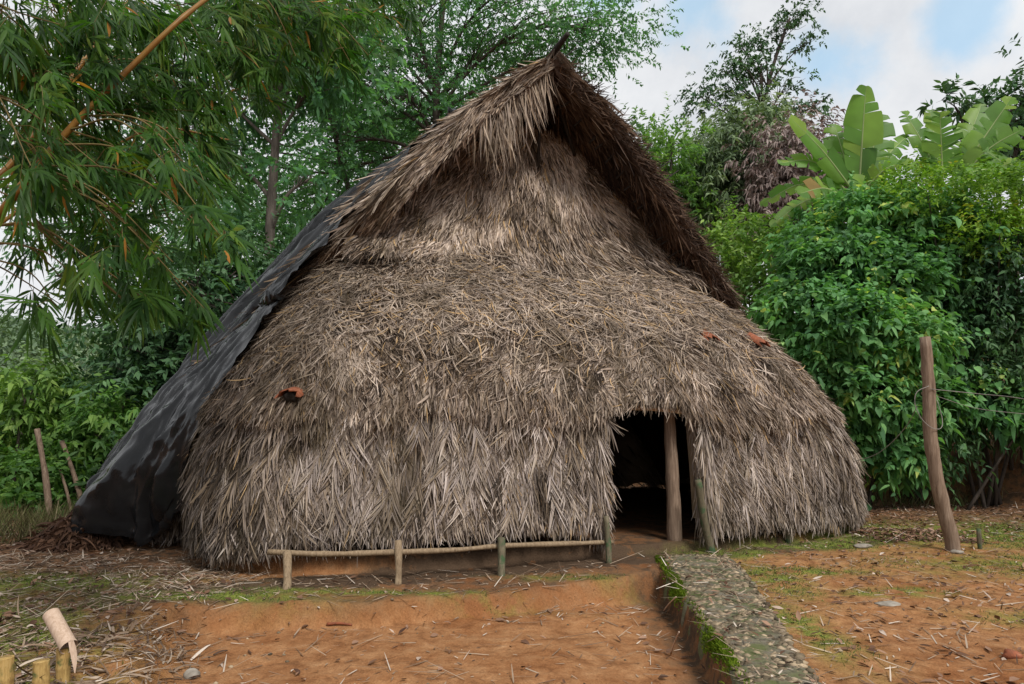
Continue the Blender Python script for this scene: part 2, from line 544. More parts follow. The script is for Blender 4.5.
# speckle
sp = N(t, "ShaderNodeMixRGB", blend_type='MULTIPLY', inputs={"Fac": 1.0})
t.links.new(mm_.outputs[0], sp.inputs[1])
t.links.new(ramp(t, fine, [(0.3, (0.72, 0.7, 0.68)), (0.55, (1, 1, 1)), (0.75, (1.18, 1.15, 1.12))]), sp.inputs[2])
t.links.new(sp.outputs[0], p.inputs["Base Color"])
b1 = N(t, "ShaderNodeBump", inputs={"Strength": 0.8, "Distance": 0.04})
t.links.new(mid, b1.inputs["Height"])
b2 = N(t, "ShaderNodeBump", inputs={"Strength": 0.75, "Distance": 0.012})
t.links.new(fine, b2.inputs["Height"]); t.links.new(b1.outputs[0], b2.inputs["Normal"])
t.links.new(b2.outputs[0], p.inputs["Normal"])
t.links.new(p.outputs[0], o.inputs["Surface"])
M['earth'] = m

# path bed
m, t, o = new_mat("mossy_mortar")
p = N(t, "ShaderNodeBsdfPrincipled", inputs={"Roughness": 0.9, "Specular IOR Level": 0.15})
n1 = tnoise(t, 5, 8, 0.7); n2 = tnoise(t, 40, 5, 0.7)
ca = ramp(t, n2, [(0.3, (0.07, 0.06, 0.045)), (0.55, (0.17, 0.15, 0.115)), (0.75, (0.27, 0.24, 0.19))])
mx = N(t, "ShaderNodeMixRGB", inputs={"Color2": (0.085, 0.105, 0.03, 1)})
r2 = N(t, "ShaderNodeMapRange", inputs={"From Min": 0.42, "From Max": 0.62, "To Max": 0.85})
t.links.new(n1, r2.inputs["Value"]); t.links.new(r2.outputs["Result"], mx.inputs["Fac"])
t.links.new(ca, mx.inputs[1]); t.links.new(mx.outputs[0], p.inputs["Base Color"])
b = N(t, "ShaderNodeBump", inputs={"Strength": 0.6, "Distance": 0.012})
t.links.new(n2, b.inputs["Height"]); t.links.new(b.outputs[0], p.inputs["Normal"])
t.links.new(p.outputs[0], o.inputs["Surface"])
M['mortar'] = m

# ------------------------------------------------------------------ hut frame of reference
A_H = R(20)
HU = np.array([math.cos(A_H), math.sin(A_H), 0]); HV = np.array([-math.sin(A_H), math.cos(A_H), 0])
HC = np.array([1.1, 8.2, 0.0])


def loc(u, v, z):
    u, v, z = np.broadcast_arrays(np.asarray(u, float), np.asarray(v, float), np.asarray(z, float))
    return HC + u[..., None] * HU + v[..., None] * HV + z[..., None] * np.array([0, 0, 1.0])


def uv_of(x, y):
    dx, dy = x - HC[0], y - HC[1]
    return dx * HU[0] + dy * HU[1], dx * HV[0] + dy * HV[1]


VC, VB, PEXP = 3.0, 7.4, 3.2
ZS = [0.0, 0.6, 1.0, 1.4, 1.8, 2.2, 2.6, 3.0, 3.4, 3.8, 4.2, 4.6]
WL = [4.60, 4.66, 4.64, 4.56, 4.42, 4.2, 3.94, 3.66, 3.36, 3.04, 2.72, 2.4]
WR = [5.42, 5.44, 5.36, 5.2, 4.88, 4.55, 4.2, 3.85, 3.46, 3.06, 2.72, 2.4]


def fz(z):
    return np.interp(z, [0.1, 1, 1.8, 2.2, 2.6, 3.0, 3.4, 3.9, 4.3, 4.6], [0, 0.05, 0.13, 0.26, 0.5, 0.82, 1.2, 1.75, 2.15, 2.4])


def apse(s, z, off=0.0):
    """s in [-1.6,1.6]: |s|<=1 rounded front, beyond that the straight flanks; returns u,v"""
    wl, wr, f = np.interp(z, ZS, WL), np.interp(z, ZS, WR), fz(z) - off
    s, z = np.broadcast_arrays(s, z)
    w = np.where(s < 0, wl, wr) + off
    sa = np.abs(s)
    # map |s|<=1 so that arc length is roughly even along the rounded rectangle
    th = np.clip(sa, 0, 1) * np.pi / 2
    e = 2 / PEXP
    su = np.sin(th) ** e; cu = np.cos(th) ** e
    u = np.sign(s) * w * np.where(sa <= 1, su, 1.0)
    v = np.where(sa <= 1, VC - (VC - f) * cu, VC + (sa - 1) / 0.6 * (VB - VC))
    return u, v


def Wz(z):
    return np.interp(z, [0, 1.8, 3.6, 4.0, 5.0, 6.0, 6.7, 6.96], [5.9, 4.62, 3.16, 2.82, 2.05, 1.2, 0.4, 0.02])


def flare(z, v):
    """the left slope swings outward towards the back"""
    return np.interp(z, [0.0, 0.3, 0.7, 1.5, 2.5, 3.5, 4.5, 5.5, 6.5, 6.96], [0.46, 0.5, 0.62, 0.72, 0.82, 0.9, 0.95, 0.92, 0.66, 0.12]) * np.clip((v - 1.4) / 3.6, 0, 1.1)


def ridge_z(v):
    return 6.96 + 0.05 * (v - 1.4)


# ------------------------------------------------------------------ ground sheet
def seg_dist(x, y, pts):
    d = np.full(x.shape, 1e9)
    for (x0, y0), (x1, y1) in zip(pts[:-1], pts[1:]):
        dx, dy = x1 - x0, y1 - y0
        t = np.clip(((x - x0) * dx + (y - y0) * dy) / (dx * dx + dy * dy), 0, 1)
        d = np.minimum(d, np.hypot(x - x0 - t * dx, y - y0 - t * dy))
    return d


BANK = [(-3.25, 6.22), (-1.9, 6.38), (-0.6, 6.62), (0.48, 7.05), (1.2, 7.42), (1.75, 7.95)]     # top of the cut bank
PATH_L = [(1.70, 8.30), (1.62, 7.4), (1.56, 6.4), (1.50, 5.4), (1.40, 4.4), (1.18, 3.2), (0.95, 2.0), (0.5, 0.0), (-0.5, -6)]
PATH_R = [(2.60, 8.45), (2.50, 7.4), (2.32, 6.4), (2.12, 5.4), (1.90, 4.4), (1.72, 3.2), (1.55, 2.0), (1.2, 0.0), (0.3, -6)]


def xl(poly, y):
    p = sorted(poly, key=lambda q: q[1])
    return np.interp(y, [q[1] for q in p], [q[0] for q in p])


def ground_z(x, y, attrs=False):
    P = np.stack([x, y, np.zeros_like(x)], -1)
    n_lo = fbm(P, 0.7, 4, 1); n_hi = fbm(P, 4.0, 4, 2); n_wb = fbm(P, 2.2, 3, 9)
    z = 0.02 * n_lo + 0.014 * n_hi + 0.006 * fbm(P, 13.0, 2, 6)
    # court: lowered yard between the bank, the left verge and the cobbled path
    yb = np.interp(x, [b[0] for b in BANK], [b[1] for b in BANK]) - 0.04 + 0.07 * n_wb + 0.045 * n_hi
    edge_l = np.interp(y, [-6, 3.0, 4.3, 5.2, 6.1], [1.0, -1.7, -2.45, -2.8, -3.2]) + 0.12 * n_wb
    in_y = sstep(0.0, 0.13, yb - y)
    in_l = sstep(0.0, 0.45, x - edge_l)
    in_r = sstep(0.0, 0.07, xl(PATH_L, y) - x)
    court = in_y * in_l * in_r
    z = z - court * (0.19 + 0.07 * sstep(1.2, 0.0, xl(PATH_L, y) - x)) + 0.03 * n_hi * 4 * court * (1 - court)
    bank = np.clip(4 * court * (1 - court), 0, 1) * np.clip(in_l * 1.6 - 0.2, 0, 1) + 0.25 * court * (1 - sstep(0.2, 1.0, yb - y))
    # hut plinth
    u, v = uv_of(x, y)
    w = np.where(u < 0, 4.5, 5.25)
    rr = (np.abs(u / w) ** PEXP + np.abs(np.minimum(v - VC, 0) / (VC - 0.14)) ** PEXP) ** (1 / PEXP)
    inside = sstep(1.012, 0.985, rr + 0.012 * n_wb) * (v < VB + 0.1)
    step = np.interp(u, [-4.5, 0.0, 0.3, 1.5, 2.2, 5], [0.2, 0.2, 0.13, 0.13, 0.14, 0.08])
    z = np.where(inside > 0, z * (1 - 0.7 * inside) + step * inside, z)
    z = z + 0.05 * sstep(0.9, 0.1, v) * sstep(-0.9, 0.0, v) * (np.abs(u) < 5) * (1 - inside) * 0.5
    # right: gentle rise, then the earth bank with hillside above
    lx = (x - 6.0) * 0.66 + (y - 16.0) * 0.75
    lx2 = lx + 0.35 * n_lo
    z = z + 0.03 * np.clip(x - 3, 0, 6) * sstep(3, 9, x) * 0.3
    hill = sstep(-0.2, 0.35, lx2) * 0.95 + np.clip(lx2, 0, 12) * 0.2 + np.clip(lx2 - 12, 0, 80) * 0.1
    rightm = sstep(-2, 5, x + (y - 16) * 0.3)
    z = z + hill * np.where(y > 5, rightm, 0)
    # left: falls away into a valley, rises again as the far hill
    dl = np.clip(-8.5 - x + (y - 12) * 0.3, 0, 60)
    z = z - 7.0 * sstep(0, 32, dl)
    rad = np.hypot(x, y)
    z = z + np.where(x < y * 0.2, 29.0, 14.0) * sstep(55, 150, rad) * (0.85 + 0.25 * fbm(P, 0.012, 3, 5))
    # verge lumps bottom left
    vl = sstep(0.3, -0.6, x - edge_l) * sstep(7.2, 6.0, y)
    z = z + vl * (0.04 * n_hi + 0.05 * n_lo)
    if not attrs:
        return z
    moss = np.zeros_like(x)
    def blob(cx, cy, rx, ry, a):
        return a * np.exp(-(((x - cx) / rx) ** 2 + ((y - cy) / ry) ** 2))
    for b in ((5.4, 10.2, 1.8, 0.9, 1.5), (7.8, 10.0, 2.2, 1.1, 1.3), (3.9, 9.15, 0.9, 0.28, 1.1), (3.2, 7.6, 0.7, 0.2, 0.8), (3.65, 6.7, 0.5, 0.16, 1.0),
              (5.6, 8.0, 1.4, 0.7, 0.55), (2.6, 8.6, 0.6, 0.25, 0.9), (2.7, 7.3, 0.3, 0.8, 0.7), (2.3, 5.6, 0.22, 0.9, 0.7), (4.4, 5.9, 0.6, 0.25, 0.5),
              (-2.9, 6.5, 0.9, 0.16, 1.2), (-1.3, 6.72, 1.2, 0.1, 0.9), (-4.3, 5.7, 0.8, 0.5, 1.0), (-3.6, 5.1, 0.7, 0.5, 0.9), (-4.6, 7.2, 1.2, 0.4, 0.9), (-5.6, 6.3, 1.2, 0.6, 0.9),
              (0.6, 7.35, 0.6, 0.12, 0.6), (-3.2, 4.3, 0.7, 0.5, 0.7)):
        moss = np.maximum(moss, blob(*b))
    humus_shade = np.maximum.reduce([sstep(-2.7, -3.5, x + 0.3 * n_wb) * 1.0, blob(-1.5, 7.0, 2.6, 0.4, 0.5), inside * 1.0, sstep(10.2, 11.6, y + 0.6 * n_wb) * sstep(2, 4, x) * 0.9,  # the inside term puts the plinth's shaded tone into the colour
                               2.2 * sstep(0.4, 0.15, v) * sstep(-0.5, -0.15, v) * (np.abs(u) < 5.3), blob(1.5, 5.5, 0.28, 4, 1.2), blob(3.0, 8.9, 1.4, 0.4, 0.45), sstep(9, 20, rad), 0.8 * sstep(0.25, 0.0, np.abs(yb + 0.3 - y) - 0.2) * (x < 1.4)])  # the strip along the wall foot paints in shade under the eave
    return z, 1.5 * moss * (1 - inside * 0.8), humus_shade, np.clip(bank, 0, 1)


def axis(fine0, fine1, step, lo, hi, g=1.09):
    a = list(np.arange(fine0, fine1, step))
    s = step; v = a[-1]
    while v < hi:
        s *= g; v += s; a.append(v)
    s = step; v = a[0]; b = []
    while v > lo:
        s *= g; v -= s; b.append(v)
    return np.array(b[::-1] + a)


gx = axis(-5.2, 7.6, 0.03, -320, 320); gy = axis(3.6, 10.4, 0.03, -60, 330)
X, Y = np.meshgrid(gx, gy, indexing='ij')
Z, moss, humus_shade, bank = ground_z(X, Y, True)
mb = MB()
ni, nj = X.shape
i, j = np.meshgrid(np.arange(ni - 1), np.arange(nj - 1), indexing='ij')
Q = np.stack([i * nj + j, (i + 1) * nj + j, (i + 1) * nj + j + 1, i * nj + j + 1], -1).reshape(-1, 4)
mb.add(np.stack([X, Y, Z], -1), Q)
tag(mb.build("ground", M['earth'], smooth=True, attrs={"moss": moss, "humus_shade": humus_shade, "bank": bank}), kind="structure")


def gz(x, y):
    return float(ground_z(np.array([float(x)]), np.array([float(y)]))[0])


def gp(px, py):
    """ground point seen at a pixel"""
    Yd = 8.0
    for _ in range(60):
        p = at(px, py, Yd)
        e = p[2] - gz(p[0], p[1])
        sl = (at(px, py, Yd + 0.1)[2] - p[2]) / 0.1
        if abs(sl) < 1e-4: break
        Yd = float(np.clip(Yd - 0.6 * e / sl, 2.5, 40))
    p[2] = gz(p[0], p[1])
    return p


# ------------------------------------------------------------------ cobbled path
mb = MB()
ys = np.linspace(-5.5, 8.36, 280)
ts = np.linspace(0, 1, 14)
lx_, rx_ = xl(PATH_L, ys), xl(PATH_R, ys)
PX = lx_[:, None] * (1 - ts) + rx_[:, None] * ts
PX = PX + (0.06 * fbm(np.stack([PX, np.broadcast_to(ys[:, None], PX.shape), 0 * PX], -1), 3.0, 3, 21)) * np.array([1] + [0.3] * 12 + [1])
PY = np.broadcast_to(ys[:, None] + 0.0, PX.shape) + 0.12 * ts
PZ = 0.035 + 0.02 * fbm(np.stack([PX, PY, 0 * PX], -1), 2.5, 4, 22) - 0.03 * (np.abs(ts - 0.5) * 2) ** 6
top = np.stack([PX, PY, PZ], -1)
lo_l = top[:, :1].copy(); lo_l[..., 2] = -0.3; lo_l[..., 0] -= 0.03
lo_r = top[:, -1:].copy(); lo_r[..., 2] = -0.3
mid_l = (top[:, :1] + lo_l) / 2; mid_l[..., 0] += 0.05 * fbm(mid_l, 6, 3, 3)
G = np.concatenate([lo_l, mid_l, top, lo_r], 1)
a, b_ = G.shape[:2]
i, j = np.meshgrid(np.arange(a - 1), np.arange(b_ - 1), indexing='ij')
Q = np.stack([i * b_ + j, i * b_ + j + 1, (i + 1) * b_ + j + 1, (i + 1) * b_ + j], -1).reshape(-1, 4)
mb.add(G, Q)
endl = G[-1]
mb.add(np.concatenate([endl, endl * [1, 1, 0] + [0, 0.02, -0.3]]), [(k, k + 1, b_ + k + 1, b_ + k) for k in range(b_ - 1)])


def rock_proto(seed, sub=2):
    import bmesh
    bm = bmesh.new()
    bmesh.ops.create_icosphere(bm, subdivisions=sub, radius=1.0)
    V = np.array([v.co[:] for v in bm.verts]); F = np.array([[v.index for v in f.verts] for f in bm.faces])
    bm.free()
    V = V * (1 + 0.22 * fbm(V, 1.3, 3, seed))[:, None]
    return V, F


protos = [rock_proto(s, 1) for s in range(6)]
npb = 3000
py_ = rng.uniform(1.5, 8.4, npb); pt = rng.uniform(0.03, 0.98, npb)
k = 0
for yy, tt in zip(py_, pt):
    xx = np.interp(yy, ys, lx_) * (1 - tt) + np.interp(yy, ys, rx_) * tt
    V, F = protos[k % 6]; k += 1
    s = rng.uniform(0.016, 0.042) * np.array([1, rng.uniform(0.6, 1), rng.uniform(0.4, 0.6)])
    a = rng.uniform(0, 6.28); c, s_ = math.cos(a), math.sin(a)
    W_ = V * s
    W_ = np.stack([W_[:, 0] * c - W_[:, 1] * s_, W_[:, 0] * s_ + W_[:, 1] * c, W_[:, 2]], 1)
    zz = 0.035 + 0.02 * float(fbm(np.array([[xx, yy, 0.0]]), 2.5, 4, 22)[0])
    mb.add(W_ + [xx, yy + 0.12 * tt, zz - 0.009], None, F, rng.random(), 1)
M['cobble'] = straw_mat("cobblestones", [(0, (0.071, 0.056, 0.035)), (0.5, (0.187, 0.145, 0.094)), (1, (0.404, 0.314, 0.208))], mottle=(0.6, 1.2), scale=3, trans=0)
tag(mb.build("path", [M['mortar'], M['cobble']]), kind="structure")

# ------------------------------------------------------------------ hut
hut = thing("thatched_hut", loc(0, 0, 0), "large thatched hut with steep overhanging gable and dark doorway on red earth", "hut")


class Surf:
    """grid surface G[m,n]: axis 0 across, axis 1 running DOWN the slope"""

    def __init__(self, G, keep=None):
        self.G = G
        self.A = G[:-1, :-1]; self.B = G[1:, :-1]; self.C = G[1:, 1:]; self.D = G[:-1, 1:]
        cr = np.cross(self.C - self.A, self.D - self.B)
        self.area = np.linalg.norm(cr, axis=-1) / 2
        if keep is not None:
            self.area = self.area * keep
        self.keep = keep
        self.nr = nrm(cr)
        self.dn = nrm((self.D + self.C) - (self.A + self.B))

    def sample(self, n, weight=None):
        w = (self.area if weight is None else self.area * weight).ravel()
        cdf = np.cumsum(w); cdf /= cdf[-1]
        k = np.searchsorted(cdf, rng.random(n))
        f = lambda a: a.reshape(-1, 3)[k]
        s, t = rng.random((2, n, 1))
        Pt = f(self.A) * (1 - s) * (1 - t) + f(self.B) * s * (1 - t) + f(self.C) * s * t + f(self.D) * (1 - s) * t
        return Pt, f(self.nr), f(self.dn)

    def quads(self, mb, off=0.0, rnd=0.5):
        m_, n_ = self.G.shape[:2]
        i, j = np.meshgrid(np.arange(m_ - 1), np.arange(n_ - 1), indexing='ij')
        Q = np.stack([i * n_ + j, (i + 1) * n_ + j, (i + 1) * n_ + j + 1, i * n_ + j + 1], -1)
        if self.keep is not None:
            Q = Q[self.keep > 0]
        mb.add(self.G, Q.reshape(-1, 4), None, rnd)


def orient(S, outward):
    """flip normals so that they point along 'outward'"""
    if (S.nr * outward).sum() < 0:
        S.nr = -S.nr
    return S


def tiers_of(P, tiers):
    """keeps mostly the bundles tied just under each row of battens"""
    zz_ = P[:, 2] + 0.09 * fbm(P, 1.3, 3, 19)
    g = np.max([np.exp(-((zz_ - t_) / 0.11) ** 2) for t_ in tiers], axis=0)
    return rng.random(len(P)) < 0.22 + 0.78 * g


def thatch(mb, S, n, L=(0.3, 0.5), W=(0.012, 0.026), ang=0.25, lift=(0.02, 0.16), coh=0.35, weight=None, tip=0.25, gray=0.0, raise_=0.03, bundle=7, spread=0.05, grav=0.0, contrast=1.0, zlim=None, tiers=None, prof=(0.8, 1.0, 0.9, 0.3), rollv=0.6):
    """palm-leaf strips in small bundles laid down the slope"""
    nb = n // bundle
    P, Nr, Dn = S.sample(nb, weight)
    th = coh * fbm(P, 1.1, 3, 31) * 1.4 + rng.normal(0, ang, nb)
    base_r = np.clip(0.45 + 0.38 * fbm(P, 2.6, 4, 41, 0.7) + rng.normal(0, 0.13, nb), 0, 1)
    if tiers is not None:
        k_ = tiers_of(P, tiers)
        P, Nr, Dn = P[k_], Nr[k_], Dn[k_]; th = th[k_]; base_r = base_r[k_]; nb = len(P)
    idx = np.repeat(np.arange(nb), bundle); n = len(idx)
    P, Nr, Dn, th, base_r = P[idx], Nr[idx], Dn[idx], th[idx], base_r[idx]
    Sd = np.cross(Nr, Dn)
    P = P + Sd * rng.normal(0, spread, n)[:, None] + Dn * rng.normal(0, spread * 1.2, n)[:, None]
    th = th + rng.normal(0, ang * 0.7, n)
    if grav:
        Dn = nrm(Dn + np.array([0, 0, -grav]))
    D = Dn * np.cos(th)[:, None] + Sd * np.sin(th)[:, None]
    l = rng.uniform(*lift, n) + tip * (rng.random(n) < 0.08) * rng.random(n)
    D = nrm(D + Nr * l[:, None])
    roll = rng.normal(0, rollv, n)
    F = Nr * np.cos(roll)[:, None] + np.cross(D, Nr) * np.sin(roll)[:, None]
    Lg = rng.uniform(*L, n)
    r = np.clip(base_r + contrast * rng.normal(0, 0.24, n) + gray, 0, 0.93)
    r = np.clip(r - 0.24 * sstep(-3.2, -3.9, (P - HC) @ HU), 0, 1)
    r = np.where(rng.random(n) < 0.03, 1.0, r)
    if zlim is not None:
        dx = P - HC
        lim = zlim(dx @ HU, n)
        Lg = np.minimum(Lg, np.maximum((P[:, 2] - lim) / np.maximum(-D[:, 2], 0.05), 0.03))
    blades(mb, P + Nr * (raise_ * rng.random(n) - D_IN)[:, None], D, F, Lg, rng.uniform(*W, n) * np.where(rng.random(n) < 0.14, 1.9, 1.0), prof, lift=-0.12 * rng.random(n), droop=rng.uniform(0, 0.18, n), rnd=r, bend=rng.normal(0, 0.14, n))


D_IN = 0.01
DOOR = (0.0, 1.4)


def zbot(u):
    return np.interp(u, [-4.8, -3.9, -3.55, -3.2, 0.0, 0.2, 1.2, 2.2, 5.2], [0.24, 0.26, 0.36, 0.44, 0.46, 0.46, 0.36, 0.34, 0.22])


def low_lim(u, n):
    return zbot(u) - 0.13 + 0.1 * fbm(np.stack([u, 0 * u, 0 * u], -1), 3.0, 3, 27) + 0.045 * rng.normal(size=n)


# lower wall ---------------------------------------------------------------
ss = np.concatenate([np.linspace(-1.6, -1.02, 30), np.linspace(-1, 1, 300), np.linspace(1.02, 1.6, 30)])
# even spacing on the rounded front
e_ = np.linspace(0, 1, 2000)
uu_, vv_ = apse(e_, np.full_like(e_, 1.0))
arc = np.concatenate([[0], np.cumsum(np.hypot(np.diff(uu_), np.diff(vv_)))])
half = np.interp(np.linspace(0, arc[-1], 150), arc, e_)
ss = np.concatenate([np.linspace(-1.6, -1.02, 26), -half[::-1], half[1:], np.linspace(1.02, 1.6, 26)])
tt = np.linspace(0, 1, 30)
u0, _ = apse(ss, np.full_like(ss, 1.0))
zz = 1.95 * (1 - tt)[None, :] + zbot(u0)[:, None] * tt[None, :]
uu, vv = apse(ss[:, None], zz)
bump = 0.05 * fbm(loc(uu, vv, zz), 0.9, 4, 51)
G = loc(uu, vv + 0 * bump, zz)
cen = loc(0, 3.5, 0)
outw = nrm((G - cen) * [1, 1, 0])
G = G + outw * bump[..., None]
uq, zq = (uu[:-1, :-1] + uu[1:, 1:]) / 2, (zz[:-1, :-1] + zz[1:, 1:]) / 2
front = (np.abs(ss[:-1]) < 1)[:, None] & (vv[:-1, :-1] < 0.6)
keep = ~(front & (uq > DOOR[0]) & (uq < DOOR[1]))
low = orient(Surf(G, keep.astype(float)), outw[:-1, :-1])
mb = MB()
low.quads(mb)
# door jamb thickness of the thatch
for uj in DOOR:
    zc = np.linspace(0.4, 1.95, 8)
    u_a = np.full(8, uj)
    ja = loc(u_a, fz(zc) + 0.0, zc); jb = loc(u_a, fz(zc) + 0.28, zc)
    mb.add(np.concatenate([ja, jb]), [(q, q + 1, 8 + q + 1, 8 + q) for q in range(7)])
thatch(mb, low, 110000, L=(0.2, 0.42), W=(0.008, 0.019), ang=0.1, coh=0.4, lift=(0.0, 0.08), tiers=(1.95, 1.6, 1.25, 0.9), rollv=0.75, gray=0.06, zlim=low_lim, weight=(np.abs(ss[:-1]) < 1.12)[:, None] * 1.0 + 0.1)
# palm fronds laid herringbone on the wall
nf = 800
P, Nr, Dn = low.sample(nf, (np.abs(ss[:-1]) < 1.02)[:, None] * 1.0)
th = 0.4 * fbm(P, 1.2, 3, 61) + rng.normal(0, 0.16, nf)
kf = 18
idx = np.repeat(np.arange(nf), kf); f_ = np.tile(np.arange(kf), nf) / kf
side = np.where(np.arange(len(idx)) % 2 == 0, 1, -1)
P, Nr, Dn, th = P[idx], Nr[idx], Dn[idx], th[idx]
Sd = np.cross(Nr, Dn)
ax = Dn * np.cos(th)[:, None] + Sd * np.sin(th)[:, None]
sx = np.cross(Nr, ax)
D = ax * 0.85 + sx * (side * (0.2 + 0.16 * rng.random(len(idx))))[:, None] + Nr * rng.uniform(0.0, 0.12, len(idx))[:, None]
fr = np.clip(0.5 + 0.2 * rng.normal(size=nf), 0.1, 0.93)[idx] + 0.14 * rng.normal(size=len(idx))
okk = (P + ax * (f_ * 0.42 + 0.2)[:, None])[:, 2] > zbot((P - HC) @ HU) - 0.08
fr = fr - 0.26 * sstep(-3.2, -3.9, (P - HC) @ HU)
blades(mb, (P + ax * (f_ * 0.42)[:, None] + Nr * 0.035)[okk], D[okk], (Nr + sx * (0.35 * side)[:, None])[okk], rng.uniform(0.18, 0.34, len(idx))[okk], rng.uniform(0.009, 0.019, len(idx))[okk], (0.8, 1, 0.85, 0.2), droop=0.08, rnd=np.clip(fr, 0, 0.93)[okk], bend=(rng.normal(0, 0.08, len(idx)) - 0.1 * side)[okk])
# ragged bottom fringe and the two door jambs
nfr = 7000
P, Nr, Dn = low.sample(nfr, (np.arange(29) > 24)[None, :] * (0.25 + 1.0 * (np.abs(ss[:-1]) < 1.05))[:, None])
D = nrm(Dn + rng.normal(0, 0.22, (nfr, 3)) + Nr * 0.08)
blades(mb, P + Nr * 0.02, D, Nr + rng.normal(0, 0.4, (nfr, 3)), rng.uniform(0.08, 0.2, nfr), rng.uniform(0.01, 0.026, nfr), (0.7, 1, 0.6, 0.05), rnd=np.clip(rng.normal(0.5, 0.22, nfr), 0, 0.95))
for uj, sg in ((DOOR[0], 1), (DOOR[1], -1)):
    nj_ = 1800
    zc = rng.uniform(0.42, 1.85, nj_)
    uo = uj - sg * rng.random(nj_) ** 2 * 0.12 + sg * 0.03 * fbm(np.stack([zc, zc * 0 + uj, zc * 0], -1), 3.0, 3, 8)
    P = loc(uo - sg * 0.03, fz(zc) + 0.22 * rng.random(nj_) - 0.04, zc)
    D = HU * (sg * rng.normal(0.04, 0.12, nj_))[:, None] + np.array([0, 0, -1.0]) + HV * rng.normal(-0.1, 0.12, nj_)[:, None]
    blades(mb, P, D, -HV + HU * (sg * rng.random(nj_))[:, None], rng.uniform(0.2, 0.42, nj_), rng.uniform(0.012, 0.028, nj_), (0.7, 1, 0.7, 0.05), rnd=np.clip(rng.normal(0.55, 0.2, nj_), 0, 0.95))
mb.build("lower_thatch_wall", M['thatch'], hut)

# upper roof skirt ----------------------------------------------------------
u1, _ = apse(ss, np.full_like(ss, 2.0))
zb = 1.74 + 0.1 * fbm(np.stack([u1, 0 * u1, 0 * u1], -1), 1.5, 3, 71)
zb = np.where((ss > -1) & (ss < 1), zb - 0.2 * np.exp(-((u1 - 1.75) / 0.32) ** 2) + 0.2 * np.exp(-((u1 - 0.62) / 0.62) ** 4), zb)
tt = np.linspace(0, 1, 60)
zz = 4.5 * (1 - tt)[None, :] + zb[:, None] * tt[None, :]
off = np.interp(zz, [1.6, 2.0, 2.8, 4.5], [0.085, 0.08, 0.06, 0.0])
uu, vv = apse(ss[:, None], zz, off)
flank = np.abs(ss) > 1
G = loc(uu, vv, zz)
bump = 0.085 * fbm(G, 0.8, 4, 81) + 0.02 * fbm(G, 4, 2, 82)
outw = nrm((G - loc(0, 3.5, 0)) * [1, 1, 0] + np.array([0, 0, 0.6]) * 2)
G = G + outw * bump[..., None]
keep = np.ones((len(ss) - 1, 59)) * (~flank[:-1] | (zz[:-1, 30] < 9))[:, None]
up = orient(Surf(G, keep), outw[:-1, :-1])
mb = MB()
up.quads(mb)
wt = ((np.abs(ss[:-1]) < 1.05)[:, None] * 1.0 + 0.02) * np.ones((1, 59))
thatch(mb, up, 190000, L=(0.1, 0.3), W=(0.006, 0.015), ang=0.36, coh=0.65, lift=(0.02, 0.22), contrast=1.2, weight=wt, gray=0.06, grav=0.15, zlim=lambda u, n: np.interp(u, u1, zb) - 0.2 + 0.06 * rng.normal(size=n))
# crossed loose straw on the weathered middle of the skirt
nl = 9000
wl_ = wt * np.exp(-((zz[:-1, :-1] - 3.3) / 0.55) ** 2)
P, Nr, Dn = up.sample(nl, wl_)
D = nrm(Dn + np.cross(Nr, Dn) * rng.normal(0, 1.3, (nl, 1)) + Nr * rng.uniform(0, 0.2, (nl, 1)))
blades(mb, P + Nr * 0.06, D, Nr + rng.normal(0, 0.3, (nl, 3)), rng.uniform(0.12, 0.38, nl), rng.uniform(0.007, 0.016, nl), (0.8, 1, 0.9, 0.8, 0.3), rnd=np.clip(rng.normal(0.62, 0.25, nl), 0, 1), bend=rng.normal(0, 0.3, nl))
# fringe hanging over the wall and the lintel
nfr = 9000
P, Nr, Dn = up.sample(nfr, wt * (np.arange(59) > 52)[None, :])
D = nrm(nrm(Dn + np.array([0, 0, -0.7])) + rng.normal(0, 0.2, (nfr, 3)) + Nr * 0.1)
blades(mb, P + Nr * 0.03, D, Nr + rng.normal(0, 0.4, (nfr, 3)), rng.uniform(0.08, 0.24, nfr) * (1 + 0.9 * np.clip(fbm(P * [1, 1, 0], 1.6, 3, 13), 0, 1) * sstep(0.7, 1.7, np.abs((P - HC) @ HU - 0.7))), rng.uniform(0.009, 0.024, nfr), (0.7, 1, 0.6, 0.05), rnd=np.clip(rng.normal(0.42, 0.22, nfr), 0, 0.95))
# shaggy clumps near the left shoulder
for (px, py, Yd, rr_) in ((385, 262, 9.3, 0.3), (412, 285, 9.2, 0.25), (372, 300, 9.0, 0.22), (340, 265, 9.3, 0.25)):
    dd = np.linalg.norm(up.A - at(px, py, Yd), axis=-1)
    nl = 700
    P, Nr, Dn = up.sample(nl, np.exp(-(dd / rr_) ** 2) + 1e-9)
    D = nrm(Dn + Nr * rng.uniform(0.2, 0.9, (nl, 1)) + rng.normal(0, 0.45, (nl, 3)))
    blades(mb, P, D, Nr, rng.uniform(0.15, 0.4, nl), rng.uniform(0.01, 0.022, nl), (0.8, 1, 0.7, 0.1), droop=0.4, rnd=np.clip(rng.normal(0.7, 0.2, nl), 0, 0.95))
mb.build("roof_skirt", M['thatch_old'], hut)

